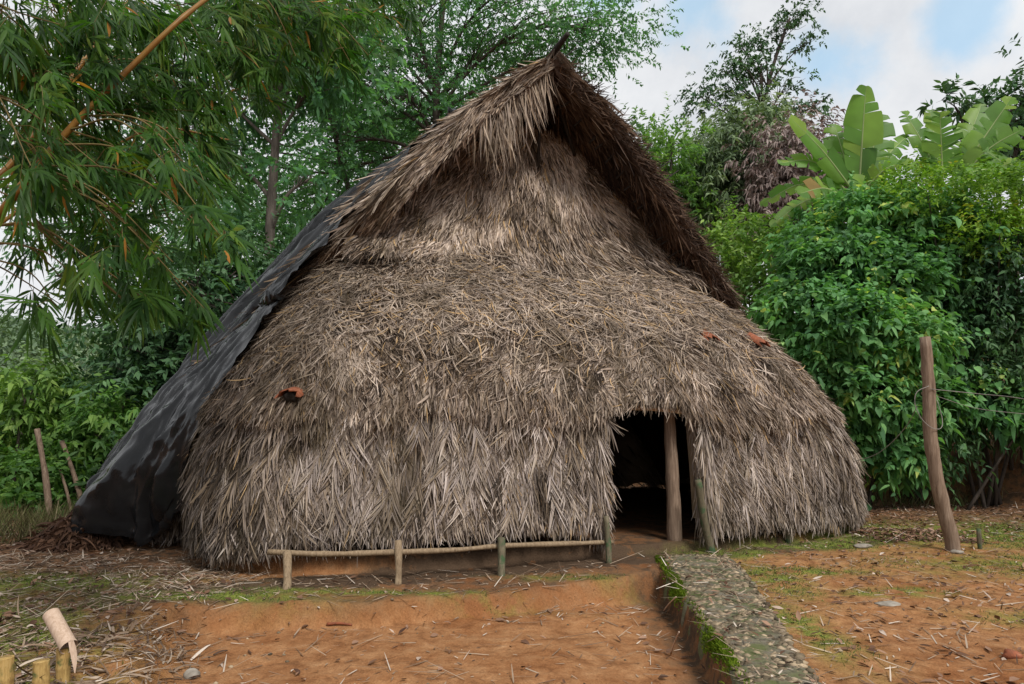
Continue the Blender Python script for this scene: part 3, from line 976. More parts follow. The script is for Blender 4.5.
# gable panel ----------------------------------------------------------------
gu = np.linspace(-1, 1, 70); gt = np.linspace(0, 1, 30)
zz = (6.2 - 0.3 * np.abs(gu) ** 2)[:, None] * (1 - gt) + 3.95 * gt
uu = gu[:, None] * (Wz(zz) - 0.06)
vv = np.interp(zz, [3.9, 4.2, 4.6, 5.2, 6.4], [1.7, 1.93, 2.1, 2.22, 2.42])
G = loc(uu, vv, zz)
G = G - HV * (0.06 * fbm(G, 1.2, 3, 91))[..., None]
gab = orient(Surf(G), np.broadcast_to(-HV, G[:-1, :-1].shape))
mb = MB()
gab.quads(mb)
thatch(mb, gab, 34000, L=(0.15, 0.36), W=(0.008, 0.019), ang=0.16, contrast=1.2, coh=0.35, lift=(0.02, 0.14), gray=0.1)
nl = 1500
P, Nr, Dn = gab.sample(nl, (np.arange(29) < 2)[None, :] * np.ones((69, 1)))
blades(mb, P, nrm(-Dn + rng.normal(0, 0.5, (nl, 3))), Nr, rng.uniform(0.05, 0.2, nl), rng.uniform(0.01, 0.02, nl), rnd=np.clip(rng.normal(0.4, 0.2, nl), 0, 1))
mb.build("gable_panel", M['thatch_old'], hut)


# main roof slopes -------------------------------------------------------------
def vfront(z, sign=1):
    if sign < 0:    # the left verge dies into the front slope partway down
        return np.interp(z, [0.0, 2.4, 3.0, 3.6, 4.2, 4.7, 7.05], [4.3, 3.2, 2.8, 2.4, 1.85, 1.5, 1.36])
    return np.interp(z, [0.0, 2.4, 3.0, 3.6, 4.2, 7.05], [4.3, 3.2, 2.3, 1.62, 1.5, 1.36])


def slope(sign, off, z0=0.12, nz_=50, nv=60, zlow=None):
    zt = np.linspace(6.95, z0, nz_)
    vt = np.linspace(0, 1, nv)
    zz = np.broadcast_to(zt[None, :], (nv, nz_))
    vv = vfront(zz, sign) * (1 - vt[:, None]) + VB * vt[:, None]
    if off < 0:
        vv = vv + 0.03
    uu = sign * np.maximum(Wz(zz) + off + (flare(zz, vv) if sign < 0 else 0), 0.0)
    zr = zz + 0.05 * (vv - 1.4) * np.clip(zz / 6.96, 0, 1) + (min(off, 0) * 0.55)
    Gs = loc(uu, vv, zr)
    out_ = HU * sign + np.array([0, 0, 0.8])
    bump = 0.05 * fbm(Gs, 1.0, 3, 101)
    Gs = Gs + nrm(out_) * bump[..., None]
    return Gs, nrm(out_)


for sign, nbl in ((-1, 26000), (1, 16000)):
    Gs, o_ = slope(sign, 0.0)
    S = orient(Surf(Gs), np.broadcast_to(o_, Gs[:-1, :-1].shape))
    mb = MB()
    S.quads(mb)
    Gi, _ = slope(sign, -0.17)
    mb2 = MB()
    Si = orient(Surf(Gi), np.broadcast_to(-o_, Gi[:-1, :-1].shape))
    Si.quads(mb2)
    # rim closing the two skins along the front and the eave
    for a_, b2_ in ((Gs[0], Gi[0]), (Gs[:, -1], Gi[:, -1])):
        n_ = len(a_)
        mb2.add(np.concatenate([a_, b2_]), [(q, q + 1, n_ + q + 1, n_ + q) for q in range(n_ - 1)])
    w = np.interp(np.linspace(0, 1, 59), [0, 0.3, 0.34, 1], [1.0, 0.8, 0.02 if sign < 0 else 0.25, 0.0 if sign < 0 else 0.25])[:, None] * np.ones((1, 49))
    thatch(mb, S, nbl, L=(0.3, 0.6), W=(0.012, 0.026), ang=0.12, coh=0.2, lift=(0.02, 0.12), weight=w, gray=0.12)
    # rake fringe
    nl = 5000 if sign < 0 else 2600
    zc = rng.uniform(4.0 if sign < 0 else 3.3, 6.9, nl)
    rt = rng.random(nl) ** (2.2 if sign < 0 else 1.4)
    P = loc(sign * (Wz(zc) + 0.03 - 0.19 * rt), vfront(zc, sign) - 0.03 + 0.1 * rng.random(nl), zc + 0.02 - 0.12 * rt)
    if sign < 0:
        # long strands lying down the rake, tips hanging off the edge
        down = nrm(loc(sign * Wz(zc - 0.1), vfront(zc - 0.1, sign), zc - 0.1) - loc(sign * Wz(zc), vfront(zc, sign), zc))
        D = nrm(down * rng.uniform(0.7, 1.3, (nl, 1)) + np.array([0, 0, -1.0]) * (0.03 + 0.9 * (fbm(np.stack([zc, 0 * zc, 0 * zc], -1), 2.3, 2, 77) > 0.25))[:, None] * rng.random((nl, 1)) + rng.normal(0, 0.12, (nl, 3)) - HV * 0.06)
        blades(mb, P, D, -HV + rng.normal(0, 0.5, (nl, 3)), rng.uniform(0.08, 0.24, nl), rng.uniform(0.008, 0.02, nl), (0.9, 1, 0.9, 0.3), droop=0.05, rnd=np.clip(rng.normal(0.55, 0.26, nl), 0, 0.95))
    else:
        down = nrm(loc(sign * Wz(zc - 0.1), vfront(zc - 0.1, sign), zc - 0.1) - loc(sign * Wz(zc), vfront(zc, sign), zc))
        D = nrm(down * rng.uniform(-0.1, 0.8, (nl, 1)) + HU * rng.uniform(0, 0.35, (nl, 1)) + rng.normal(0, 0.25, (nl, 3)) - HV * 0.25)
        blades(mb2, P, D, -HV + rng.normal(0, 0.5, (nl, 3)), rng.uniform(0.1, 0.3, nl), rng.uniform(0.008, 0.018, nl), (0.8, 1, 0.8, 0.3), droop=0.1, rnd=np.clip(rng.normal(0.4, 0.28, nl), 0, 1))
    if sign < 0:   # ridge cap at the peak
        nl = 1800
        vr = rng.uniform(1.28, 4.4, nl) ** 1.0
        sd = rng.choice([-1, 1], nl)
        P = loc(sd * 0.04, vr, ridge_z(vr) + 0.03 + 0.05 * rng.random(nl))
        D = nrm(HU * (sd * 0.8)[:, None] + np.array([0, 0, -1.0]) + rng.normal(0, 0.2, (nl, 3)) - HV * (0.5 * (vr < 1.7))[:, None])
        blades(mb, P, D, HU * sd[:, None] + np.array([0, 0, 0.8]), rng.uniform(0.2, 0.5, nl), rng.uniform(0.01, 0.024, nl), (0.7, 1, 0.7, 0.06), droop=0.2, rnd=np.clip(rng.normal(0.6, 0.2, nl), 0, 0.95))
        # long wisps hanging from the peak
        nl = 380
        zc = 6.85 - rng.random(nl) ** 1.5 * 1.1
        P = loc(-Wz(zc) * rng.uniform(0.5, 0.95, nl), 1.4 + 0.15 * rng.random(nl), zc)
        blades(mb, P, nrm(np.array([0, 0, -1.0]) + HU * rng.uniform(-0.15, 0.35, (nl, 1)) + rng.normal(0, 0.12, (nl, 3))), -HV + rng.normal(0, 0.6, (nl, 3)), rng.uniform(0.3, 0.85, nl), rng.uniform(0.01, 0.024, nl), (0.7, 1, 0.7, 0.05), rnd=np.clip(rng.normal(0.6, 0.22, nl), 0, 0.95))
    mb.build("roof_slope", M['thatch_old'], hut)
    nu = 9000 if sign > 0 else 5000
    w = (np.linspace(0, 1, 59) < 0.32)[:, None] * np.ones((1, 49)) * (np.linspace(7.03, 0.12, 49) > 3.0)[None, :]
    thatch(mb2, Si, nu, L=(0.2, 0.5), W=(0.01, 0.02), ang=0.3, coh=0.3, lift=(0.05, 0.35), weight=w, tip=0.5)
    mb2.build("roof_underside", M['thatch_under'], hut)

# rafter tips poking through the right rake and the ridge pole
mb = MB()
for zc in np.linspace(6.9, 4.1, 17):
    zc = zc + random.uniform(-0.06, 0.06)
    p0 = loc(Wz(zc) - 0.3, vfront(zc) + 0.35, zc - 0.25)
    p1 = loc(Wz(zc) + random.uniform(0.02, 0.3), vfront(zc) - random.uniform(-0.05, 0.12), zc + random.uniform(0.02, 0.22))
    tube(mb, smooth_pts([p0, p1], 4), [0.016, 0.015, 0.012, 0.009], 6)
mb.build("rafter_tips", M['dark_wood'], hut)
mb = MB()
tube(mb, smooth_pts([loc(0.02, 6.5, 7.2), loc(0.02, 3, 7.05), loc(0.04, 1.0, 7.12)], 10), [0.05] * 9 + [0.035], 8, wob=0.15)
mb.build("ridge_pole", M['dark_wood'], hut)
mb = MB()
for (ua, za, ub, zb_) in ((-0.9, 5.9, -0.3, 6.55), (0.1, 5.6, 0.02, 6.95), (0.75, 5.9, 0.3, 6.5)):
    tube(mb, smooth_pts([loc(ua, 2.3, za), loc(ub, 1.9, zb_)], 5), 0.03, 6)
tube(mb, smooth_pts([loc(-1.0, 2.62, 6.2), loc(1.0, 2.62, 6.1)], 6), 0.025, 6)
mb.build("gable_poles", M['dark_wood'], hut)

# rear wall: closes the back, with a worn slit of daylight low down
gu = np.linspace(-1, 1, 60); gt = np.linspace(0, 1, 30)
zb = 0.1 + 0.14 * fbm(np.stack([gu * 6, 0 * gu, 0 * gu], -1), 1.5, 3, 111)
zz = 7.2 * (1 - gt)[None, :] + zb[:, None] * gt
uu = gu[:, None] * Wz(np.minimum(zz, 6.95))
uu = np.where(uu < 0, uu * (1 + flare(zz, VB) / np.maximum(Wz(zz), 0.05)), uu)
G = loc(uu, np.full_like(uu, VB - 0.05), zz)
bk = orient(Surf(G), np.broadcast_to(HV, G[:-1, :-1].shape))
mb = MB()
bk.quads(mb)
thatch(mb, bk, 9000, L=(0.3, 0.6), ang=0.15)
mb.build("rear_wall", M['thatch_old'], hut)

mb = MB()
nl = 900
uc = -rng.uniform(4.75, 5.35, nl)
P = loc(uc, 2.7 + 0.7 * rng.random(nl) + 0.5 * (-uc - 4.75), rng.uniform(0.3, 0.5, nl))
blades(mb, P, nrm(np.array([0, 0, -1.0]) + rng.normal(0, 0.16, (nl, 3)) - HV * 0.1), -HV + rng.normal(0, 0.5, (nl, 3)), rng.uniform(0.2, 0.36, nl), rng.uniform(0.009, 0.02, nl), (0.8, 1, 0.9, 0.3), rnd=np.clip(rng.normal(0.45, 0.22, nl), 0, 0.95), bend=rng.normal(0, 0.12, nl))
mb.build("eave_fringe", M['thatch'], hut)
# door frame
mb = MB()
pa, pb = at(674.5, 537, 8.9), at(668.5, 408, 8.95)
pa[2] = 0.05
tube(mb, smooth_pts([pa, (pa * 0.55 + pb * 0.45) + [0.012, 0, 0], pb], 14), np.linspace(0.098, 0.075, 14), 12, wob=0.12)
mb.build("door_post", M['wood'], hut, smooth=True)
mb = MB()
tube(mb, smooth_pts([loc(-0.1, 0.12, 1.8), loc(0.75, 0.12, 1.79), loc(1.5, 0.16, 1.72)], 8), 0.035, 8)
mb.build("lintel", M['cut_bamboo'], hut, smooth=True)
mb = MB()
pa, pb = gp(789, 543), at(783, 512, 9.35)
tube(mb, smooth_pts([pa - [0, 0, 0.05], pb], 5), 0.045, 8, wob=0.1)
mb.build("wall_post", M['mossy_wood'], hut, smooth=True)

# ------------------------------------------------------------------ black sheet over the left slope
nz_, nv = 260, 220
zt = np.linspace(7.0, 0.0, nz_); vt = np.linspace(0, 1, nv)
zz = np.broadcast_to(zt[None, :], (nv, nz_)).copy()
v0 = np.interp(zt, [0, 0.5, 0.9, 2, 3, 4.5, 6, 7.0], [2.2, 2.0, 1.85, 1.65, 1.7, 2.15, 2.4, 3.2])
v0 = v0 + 0.08 * fbm(np.stack([zt, 0 * zt, 0 * zt], -1), 2.0, 3, 121)
zedge = 0.03 + 0.42 * (1 - sstep(0.0, 0.09, vt)) + 0.4 * np.abs(fbm(np.stack([vt * 11, 0 * vt, 0 * vt], -1), 0.7, 3, 131))
zz = zedge[:, None] + (7.0 - zedge)[:, None] * (zz / 7.0)
vv = v0[None, :] * (1 - vt[:, None]) + (VB + 0.2) * vt[:, None]
full = Wz(np.minimum(zz, 6.95)) + flare(zz, vv) + np.interp(zz, [0, 0.5, 1.2, 2.4, 3.5, 7], [0.1, 0.2, 0.22, 0.2, 0.17, 0.1])
tuck = np.minimum(full, np.interp(zz, ZS, WL) + 0.12)
kq = sstep(0.0, 0.22, vt)[:, None]
uu = -np.where(zz < 3.2, tuck * (1 - kq) + full * kq, full)
zr = zz + 0.05 * (vv - 1.4) * zz / 6.96
G = loc(uu, vv, zr)
q = np.stack([vv * 2.6, zz * 0.35 + vv * 0.8, 0 * zz], -1)
sl = np.stack([vv * 2.2 + zz * 0.45, zz * 0.28 - vv * 0.1, 0 * zz], -1)
wp = sl + 0.25 * np.stack([fbm(sl, 1.3, 2, 171), fbm(sl, 1.1, 2, 172), 0 * zz], -1)
wr = 0.05 * fbm(q, 1.0, 2, 141) - 0.16 * np.abs(noise(wp, 0.9, 151)) - 0.10 * np.abs(noise(wp * [1, 1.4, 1], 1.9, 152)) - 0.06 * np.abs(noise(wp * [1, 2.2, 1], 3.4, 153)) - 0.035 * np.abs(noise(wp * [1, 3, 1], 6.0, 154)) - 0.08 * np.abs(noise(wp @ np.array([[0.8, 0.6, 0], [-0.6, 0.8, 0], [0, 0, 1]]) * [1, 2.5, 1], 1.4, 155)) + 0.12
gn = nrm(np.cross(np.gradient(G, axis=0), np.gradient(G, axis=1)))
gn = gn * np.sign((gn * nrm(-HU + np.array([0, 0, 0.8]))).sum(-1).mean())
G = G + gn * wr[..., None]
mb = MB()
Surf(G).quads(mb)
tarp = thing("plastic_sheet", loc(-5.5, 4, 0), "wrinkled black plastic sheet draped over the left slope of the hut roof", "tarpaulin")
mb.build("sheet", M['tarp'], tarp, smooth=True)
# bunched spare plastic on the ridge
mb = MB()
V, F = rock_proto(77, 4)
for (uu_, vv_, zz_, sx, sy, sz, sd) in ((-0.5, 5.0, 7.25, 0.3, 0.75, 0.26, 3), (-0.3, 4.0, 7.1, 0.22, 0.45, 0.2, 9)):
    W_ = V * (1 + 0.35 * np.abs(fbm(V, 2.2, 4, sd)))[:, None] * [sx, sy, sz]
    mb.add(loc(uu_ + W_[:, 0], vv_ + W_[:, 1], zz_ + W_[:, 2]), None, F)
mb.build("bunched_fold", M['tarp'], tarp, smooth=True)


# ------------------------------------------------------------------ clay tiles on the roof
def hood_tile(center, fwd, w, l, h, label, tilt=0.25, name="clay_tile"):
    fwd = nrm(np.array(fwd, float)); upv = np.array([0, 0, 1.0]); sd = nrm(np.cross(fwd, upv))
    fw = nrm(fwd * math.cos(tilt) - upv * math.sin(tilt)); upn = np.cross(sd, fw)
    mb = MB()
    na, nl_ = 14, 8
    for rr_, fl in ((1.0, 0), (0.86, 1)):
        th = np.linspace(0.08, math.pi - 0.08, na)
        P = []
        for k in range(nl_):
            t = k / (nl_ - 1)
            taper = 0.8 + 0.2 * t
            jag = (0.14 * np.sin(th * 7 + k) * (k == nl_ - 1))
            P.append(np.array(center) + fw * (t - 0.7) * l + fw * jag[:, None] * l + sd * (np.cos(th) * w / 2 * taper * rr_)[:, None] + upn * (np.sin(th) * h * taper * rr_)[:, None])
        P = np.array(P)
        Q = [(a * na + b, a * na + b + 1, (a + 1) * na + b + 1, (a + 1) * na + b) for a in range(nl_ - 1) for b in range(na - 1)]
        mb.add(P, Q)
        if fl == 0: outer = P[-1]
        else:
            mb.add(np.concatenate([outer, P[-1]]), [(b, b + 1, na + b + 1, na + b) for b in range(na - 1)])
    return tag(mb.build(name, M['clay'], origin=center, smooth=True), label, "roof tile")


def on_surf(S, px, py, out_=0.05):
    """point of a thatch surface lying under a pixel (its front-most patch)"""
    r = nrm(at(px, py, 10.0) - np.array([0, 0, CAM_H]))
    d = S.A - np.array([0, 0, CAM_H])
    along = d @ r
    perp = np.linalg.norm(d - along[..., None] * r, axis=-1)
    cost = np.where((S.nr @ r) < 0, perp, 9)
    k = np.unravel_index(np.argmin(cost + 0.02 * along), cost.shape)
    return S.A[k] + S.nr[k] * out_, S.nr[k]


c1, n1_ = on_surf(up, 294, 399, 0.05)
hood_tile(c1, n1_ * [1, 1, 0], 0.27, 0.34, 0.1, "arched rust-red clay tile hooding a dark hole in the lower left thatch")
c2, n2_ = on_surf(up, 708, 339, 0.03)
hood_tile(c2, n2_ * [1, 1, 0], 0.24, 0.3, 0.06, "flat rust-red clay tile half sunk in the thatch below the gable's right side", 0.6)
c3, n3_ = on_surf(up, 757, 345, 0.05)
hood_tile(c3, n3_ * [1, 1, 0], 0.24, 0.3, 0.09, "rust-red clay tile at the right edge of the roof beside the green shrubs", 0.6)
mb = MB()
V, F = rock_proto(5, 3)
mb.add(c1 + n1_ * [0.0, 0.0, 0] + V * [0.085, 0.08, 0.07], None, F)  # solid dark lump, painted shade for the opening under the tile
mb.build("vent_shade_lump", M['dark_wood'], hut, smooth=True)

# ------------------------------------------------------------------ rail along the wall
rail = thing("pole_rail", gp(445, 580), "low rail of crooked peeled poles on short posts beneath the front thatch", "rail")
mb = MB()
pts = [at(268, 552, 7.0), at(330, 554, 7.05), at(400, 552, 7.2), at(455, 550, 7.4), at(500, 546, 7.6), at(560, 544, 7.9), at(613, 542, 8.15)]
tube(mb, smooth_pts(pts, 40), 0.028, 8, wob=0.2)
mb.build("rail", M['pole'], rail, smooth=True)
for (x, y, y2, r, Yd) in ((287, 589, 552, 0.042, 6.98), (398, 584, 541, 0.036, 7.2), (501, 576, 538, 0.04, 7.55), (609, 563, 516, 0.034, 8.12)):
    pa = gp(x, y); pb = at(x - (3 if x > 600 else 0), y2, Yd)
    mb = MB()
    tube(mb, smooth_pts([pa - [0, 0, 0.06], (pa + pb) / 2 + [0.006, 0, 0], pb], 8), r, 9, wob=0.15)
    mb.build("post", M['pole'] if x < 450 else M['mossy_wood'], rail, smooth=True)

# leaning pole right of the doorway
mb = MB()
pa = gp(712, 552); pb = at(698, 480, 8.5)
tube(mb, smooth_pts([pa - [0, 0, 0.05], pa * 0.5 + pb * 0.5 + [-0.02, 0, 0], pb], 12), np.linspace(0.055, 0.04, 12), 9, wob=0.25)
tag(mb.build("leaning_pole", M['mossy_wood'], origin=pa, smooth=True), "short mossy pole leaning against thatch just right of the doorway", "pole")

# ------------------------------------------------------------------ post with wires on the right
base = gp(953, 551)
post = thing("wooden_post", base, "tall crooked bare wooden post standing on mossy ground before the green shrubs", "post")
Yp = base[1]
pp = [base - [0, 0, 0.15]] + [at(x, y, Yp) for x, y in ((952, 540), (944, 510), (935, 470), (930, 430), (929, 390), (925, 337))]
mb = MB()
tube(mb, smooth_pts(pp, 30), np.linspace(0.092, 0.068, 30), 14, wob=0.12)
mb.build("shaft", M['wood'], post, smooth=True)
mb = MB()
tube(mb, smooth_pts([at(930, 389, Yp - 0.08), at(980, 394, 8.6), at(1024, 399, 8.2), at(1130, 420, 7.4)], 20), 0.005, 5)
tag(mb.build("wire", M['wire'], origin=base), "upper pale wire running from the post to the right edge", "wire", "wires tied to the post")
mb = MB()
tube(mb, smooth_pts([at(936, 396, Yp + 0.05), at(975, 408, 9.0), at(1024, 414, 9.0), at(1130, 425, 9.0)], 20), 0.0035, 5)
tag(mb.build("wire", M['wire'], origin=base), "lower thin dark wire sagging from the post to the right edge", "wire", "wires tied to the post")
mb = MB()
tube(mb, smooth_pts([at(929, 386, Yp - 0.09), at(917, 392, Yp - 0.1), at(915, 404, Yp - 0.1), at(921, 418, Yp - 0.1), at(932, 428, Yp - 0.11), at(941, 428, Yp - 0.06), at(942, 418, Yp), at(937, 400, Yp + 0.05)], 40), 0.005, 5)
tube(mb, smooth_pts([at(917, 407, Yp - 0.1), at(905, 428, 9.2), at(880, 452, 9.6), at(855, 461, 10.0), at(838, 463, 10.3)], 30), 0.005, 5)
tag(mb.build("wire", M['wire'], origin=base), "looped wire wound round the post and drooping left to the hut thatch", "wire", "wires tied to the post")
mb = MB()
pa = gp(980, 549)
tube(mb, smooth_pts([pa - [0, 0, 0.05], pa + [0.004, 0, 0.25]], 5), 0.028, 8, wob=0.2)
tag(mb.build("short_stake", M['mossy_wood'], origin=pa, smooth=True), "short dark stake stuck in the ground right of the tall post", "stake")

# ------------------------------------------------------------------ cut bamboo, lower left
def bamboo_piece(mb, p0, p1, r, mat_i=0, nodes=(0.5,), open_top=True):
    n = 24
    t = np.linspace(0, 1, n)
    P = np.array(p0)[None] * (1 - t[:, None]) + np.array(p1)[None] * t[:, None]
    rad = r * (1 + 0.09 * sum(np.exp(-((t - c) / 0.03) ** 2) for c in nodes)) * np.ones(n)
    tube(mb, P, rad, 16, cap=False)
    if open_top:    # hollow end
        tube(mb, np.array([P[-1], P[-1] - (P[-1] - P[0]) * 0.25]), r * 0.8, 16, cap=True, rnd=0.1)
        d = nrm(P[-1] - P[0])
        th = np.arange(16) / 16 * 2 * np.pi
        ref = np.array([0, 0, 1.0]) if abs(d[2]) < 0.9 else np.array([1.0, 0, 0])
        A = nrm(np.cross(d, ref)); B = np.cross(d, A)
        ro = P[-1] + r * (np.cos(th)[:, None] * A + np.sin(th)[:, None] * B)
        ri = P[-1] + 0.8 * r * (np.cos(th)[:, None] * A + np.sin(th)[:, None] * B)
        mb.add(np.concatenate([ro, ri]), [(k, (k + 1) % 16, 16 + (k + 1) % 16, 16 + k) for k in range(16)])


ga = gp(66, 678)
cutb = thing("cut_bamboo", ga, "pale pinkish cut bamboo length leaning with a split tail at lower left", "bamboo")
mb = MB()
Yc = ga[1]
bamboo_piece(mb, at(69, 647, Yc - 0.08), at(51, 614, Yc + 0.05), 0.05, nodes=(0.02,))
mb.build("culm_piece", M['cut_bamboo'], cutb, smooth=True)
mb = MB()
blades(mb, np.array([at(71, 641, Yc - 0.12)]), np.array([at(79, 667, Yc - 0.13) - at(71, 641, Yc - 0.12)]), np.array([[0.5, -1, 0.2]]), 0.19, 0.036, (0.8, 1, 0.9, 0.6, 0.15), fold=0.2, bend=np.array([0.15]))
mb.build("split_tail", M['cut_bamboo'], cutb)
STUMP_L = ["greenish bamboo stump under the leaning pale bamboo piece", "sawn-off yellow bamboo stump at the lower left edge of the yard", "worn brown bamboo stump at the bottom left corner"]
for (x, y, y2, r, lab) in ((64, 680, 648, 0.04, STUMP_L[0]), (42, 690, 661, 0.045, STUMP_L[1]), (4, 694, 658, 0.055, STUMP_L[2])):
    pa = gp(x, y)
    pb = at(x - 0.5, y2, pa[1])
    mb = MB()
    bamboo_piece(mb, pa - [0, 0, 0.1], pb, r, nodes=(0.6,))
    tag(mb.build("bamboo_stump", M['stump'], origin=pa, smooth=True), lab, "stump", "cut bamboo stumps at lower left")

# ------------------------------------------------------------------ stakes and brush heap on the left
for (x0, y0, x1, y1, Yd, r, lab) in ((51, 522, 37, 429, 11.8, 0.052, "thicker leaning grey stake at the left among the bushes"), (86, 512, 62, 441, 12.2, 0.045, "grey stake leaning left just beside the brush heap"),
                                     (73, 506, 60, 470, 12.0, 0.026, "thin short stick between the two leaning stakes")):
    pa = at(x0, y0, Yd); pb = at(x1, y1, Yd + 0.1)
    pa[2] = min(pa[2], gz(pa[0], pa[1])) - 0.05
    mb = MB()
    tube(mb, smooth_pts([pa, (pa + pb) / 2 + [0.03, 0, 0], pb], 10), np.linspace(r, r * 0.85, 10), 8, wob=0.2)
    tag(mb.build("wooden_stake", M['wood'], origin=pa, smooth=True), lab, "stake")
pc = gp(80, 543)
mb = MB()
nh = 2600
a_ = rng.uniform(0, 6.28, nh); r_ = np.sqrt(rng.random(nh)) * 0.62
hz = np.clip(0.5 * (1 - (r_ / 0.62) ** 1.1), 0, 1) * rng.random(nh) ** 0.4
P = pc + np.stack([r_ * np.cos(a_), r_ * np.sin(a_), hz], 1)
D = nrm(np.stack([np.cos(a_) * 0.7, np.sin(a_) * 0.7, -0.8 + 0 * a_], 1) + rng.normal(0, 0.9, (nh, 3)))
blades(mb, P, D, rdir(nh), rng.uniform(0.1, 0.35, nh), rng.uniform(0.012, 0.045, nh), droop=0.5, rnd=rng.random(nh) * 0.45)
tag(mb.build("brush_heap", M['deadleaf'], origin=pc), "dark brown heap of dead fronds at the foot of the black sheet", "brush heap")


# ------------------------------------------------------------------ plants
def leaves_on_twigs(mb, P, D, n_leaf, twig_L, L, W, droop=0.35, fold=0.12, prof=(0.25, 1.0, 0.75, 0.04), rbase=None, up=0.6, fan=0.9, rs=0.16):
    """n_leaf leaves set alternately along short twigs"""
    n = len(P)
    idx = np.repeat(np.arange(n), n_leaf)
    f = np.tile((np.arange(n_leaf) + 0.5) / n_leaf, n)
    m_ = len(idx)
    tl = np.broadcast_to(twig_L, (n,))[idx]
    B = P[idx] + D[idx] * (f * tl)[:, None] + np.array([0, 0, -1.0]) * (0.25 * f * f * tl)[:, None]
    rr_ = rdir(m_)
    side = nrm(np.cross(D[idx], rr_))
    ld = nrm(D[idx] * 0.6 + side * fan + np.array([0, 0, -0.15]))
    nn = nrm(np.array([0, 0, 1.0]) * up + rdir(m_) * 0.6 + D[idx] * 0.2)
    if rbase is None:
        rbase = rng.random(n)
    r = np.clip(rbase[idx] + rng.normal(0, rs, m_), 0, 1)
    blades(mb, B, ld, nn, rng.uniform(*L, m_), rng.uniform(*W, m_), prof, droop=rng.uniform(0.3, 1.0, m_) * droop, rnd=r, fold=fold)


def blob_points(blobs, n, shell=0.55, lump=0.28, seed=0):
    """points near the surface of lumpy ellipsoids, with outward directions; points buried deep in another blob are dropped"""
    vol = np.array([b[3] * b[4] + b[3] * b[5] + b[4] * b[5] for b in blobs])
    k = rng.choice(len(blobs), n, p=vol / vol.sum())
    Bc = np.array([b[:3] for b in blobs])[k]; Br = np.array([b[3:6] for b in blobs])[k]
    d = rdir(n)
    rad = (1 - (1 - shell) * rng.random(n) ** 1.6) * (1 + lump * fbm(d * 1.0 + Bc * 0.37, 2.3, 3, seed))
    P = Bc + d * Br * rad[:, None]
    ok = np.ones(n, bool)
    for i_, b in enumerate(blobs):
        q = np.linalg.norm((P - np.array(b[:3])) / np.array(b[3:6]), axis=1)
        ok &= ~((q < 0.6) & (k != i_))
    return P[ok], nrm(d * np.roll(Br[ok].mean(), 0) / Br if False else d / Br)[ok]


def bush(name, label, cat, blobs, n_twig, mat, L=(0.08, 0.14), W=(0.04, 0.07), n_leaf=7, twig=(0.2, 0.4), stems=6, group=None, droop=0.4, shell=0.5, stem_mat='dark_bark', prof=(0.25, 1.0, 0.75, 0.04), seed=0, upb=0.35, fold=0.12, lump=0.36, base=None):
    c = np.mean([b[:3] for b in blobs], axis=0)
    bx, by = (c[0], c[1]) if base is None else base
    bz = gz(bx, by)
    t_ = thing(name, (bx, by, bz), label, cat, group)
    mb = MB()
    P, d = blob_points(blobs, n_twig, shell, lump, seed)
    gzv = ground_z(P[:, 0].copy(), P[:, 1].copy())
    ok = P[:, 2] > gzv + 0.05
    P, d = P[ok], d[ok]
    D = nrm(d + np.array([0, 0, upb]) + rdir(len(P)) * 0.5)
    rb = np.clip(0.5 + 0.38 * fbm(P, 1.1, 3, seed + 5) + rng.normal(0, 0.12, len(P)), 0, 1)
    leaves_on_twigs(mb, P, D, n_leaf, rng.uniform(*twig, len(P)) * np.where(rng.random(len(P)) < 0.07, 2.6, 1.0), (L[0] * 0.75, L[1] * 1.1), (W[0] * 0.75, W[1] * 1.1), droop=droop, rbase=rb, prof=prof, fold=fold)
    mb.build("foliage", M[mat], t_)
    mb = MB()
    for k in range(stems):
        b = blobs[k % len(blobs)]
        s0 = np.array([bx + rng.normal(0, 0.25), by + rng.normal(0, 0.2), 0.0]); s0[2] = gz(s0[0], s0[1]) - 0.1
        e0 = np.array(b[:3]) + rdir(1)[0] * np.array(b[3:6]) * 0.75
        if e0[2] < s0[2] + 0.3: e0[2] = s0[2] + 0.5
        mid_ = (s0 + e0) / 2 + rng.normal(0, 0.12, 3) + [0, 0, 0.2]
        tube(mb, smooth_pts([s0, mid_, e0], 10), np.linspace(0.035, 0.008, 10), 6)
    mb.build("stems", M[stem_mat], t_)
    return t_


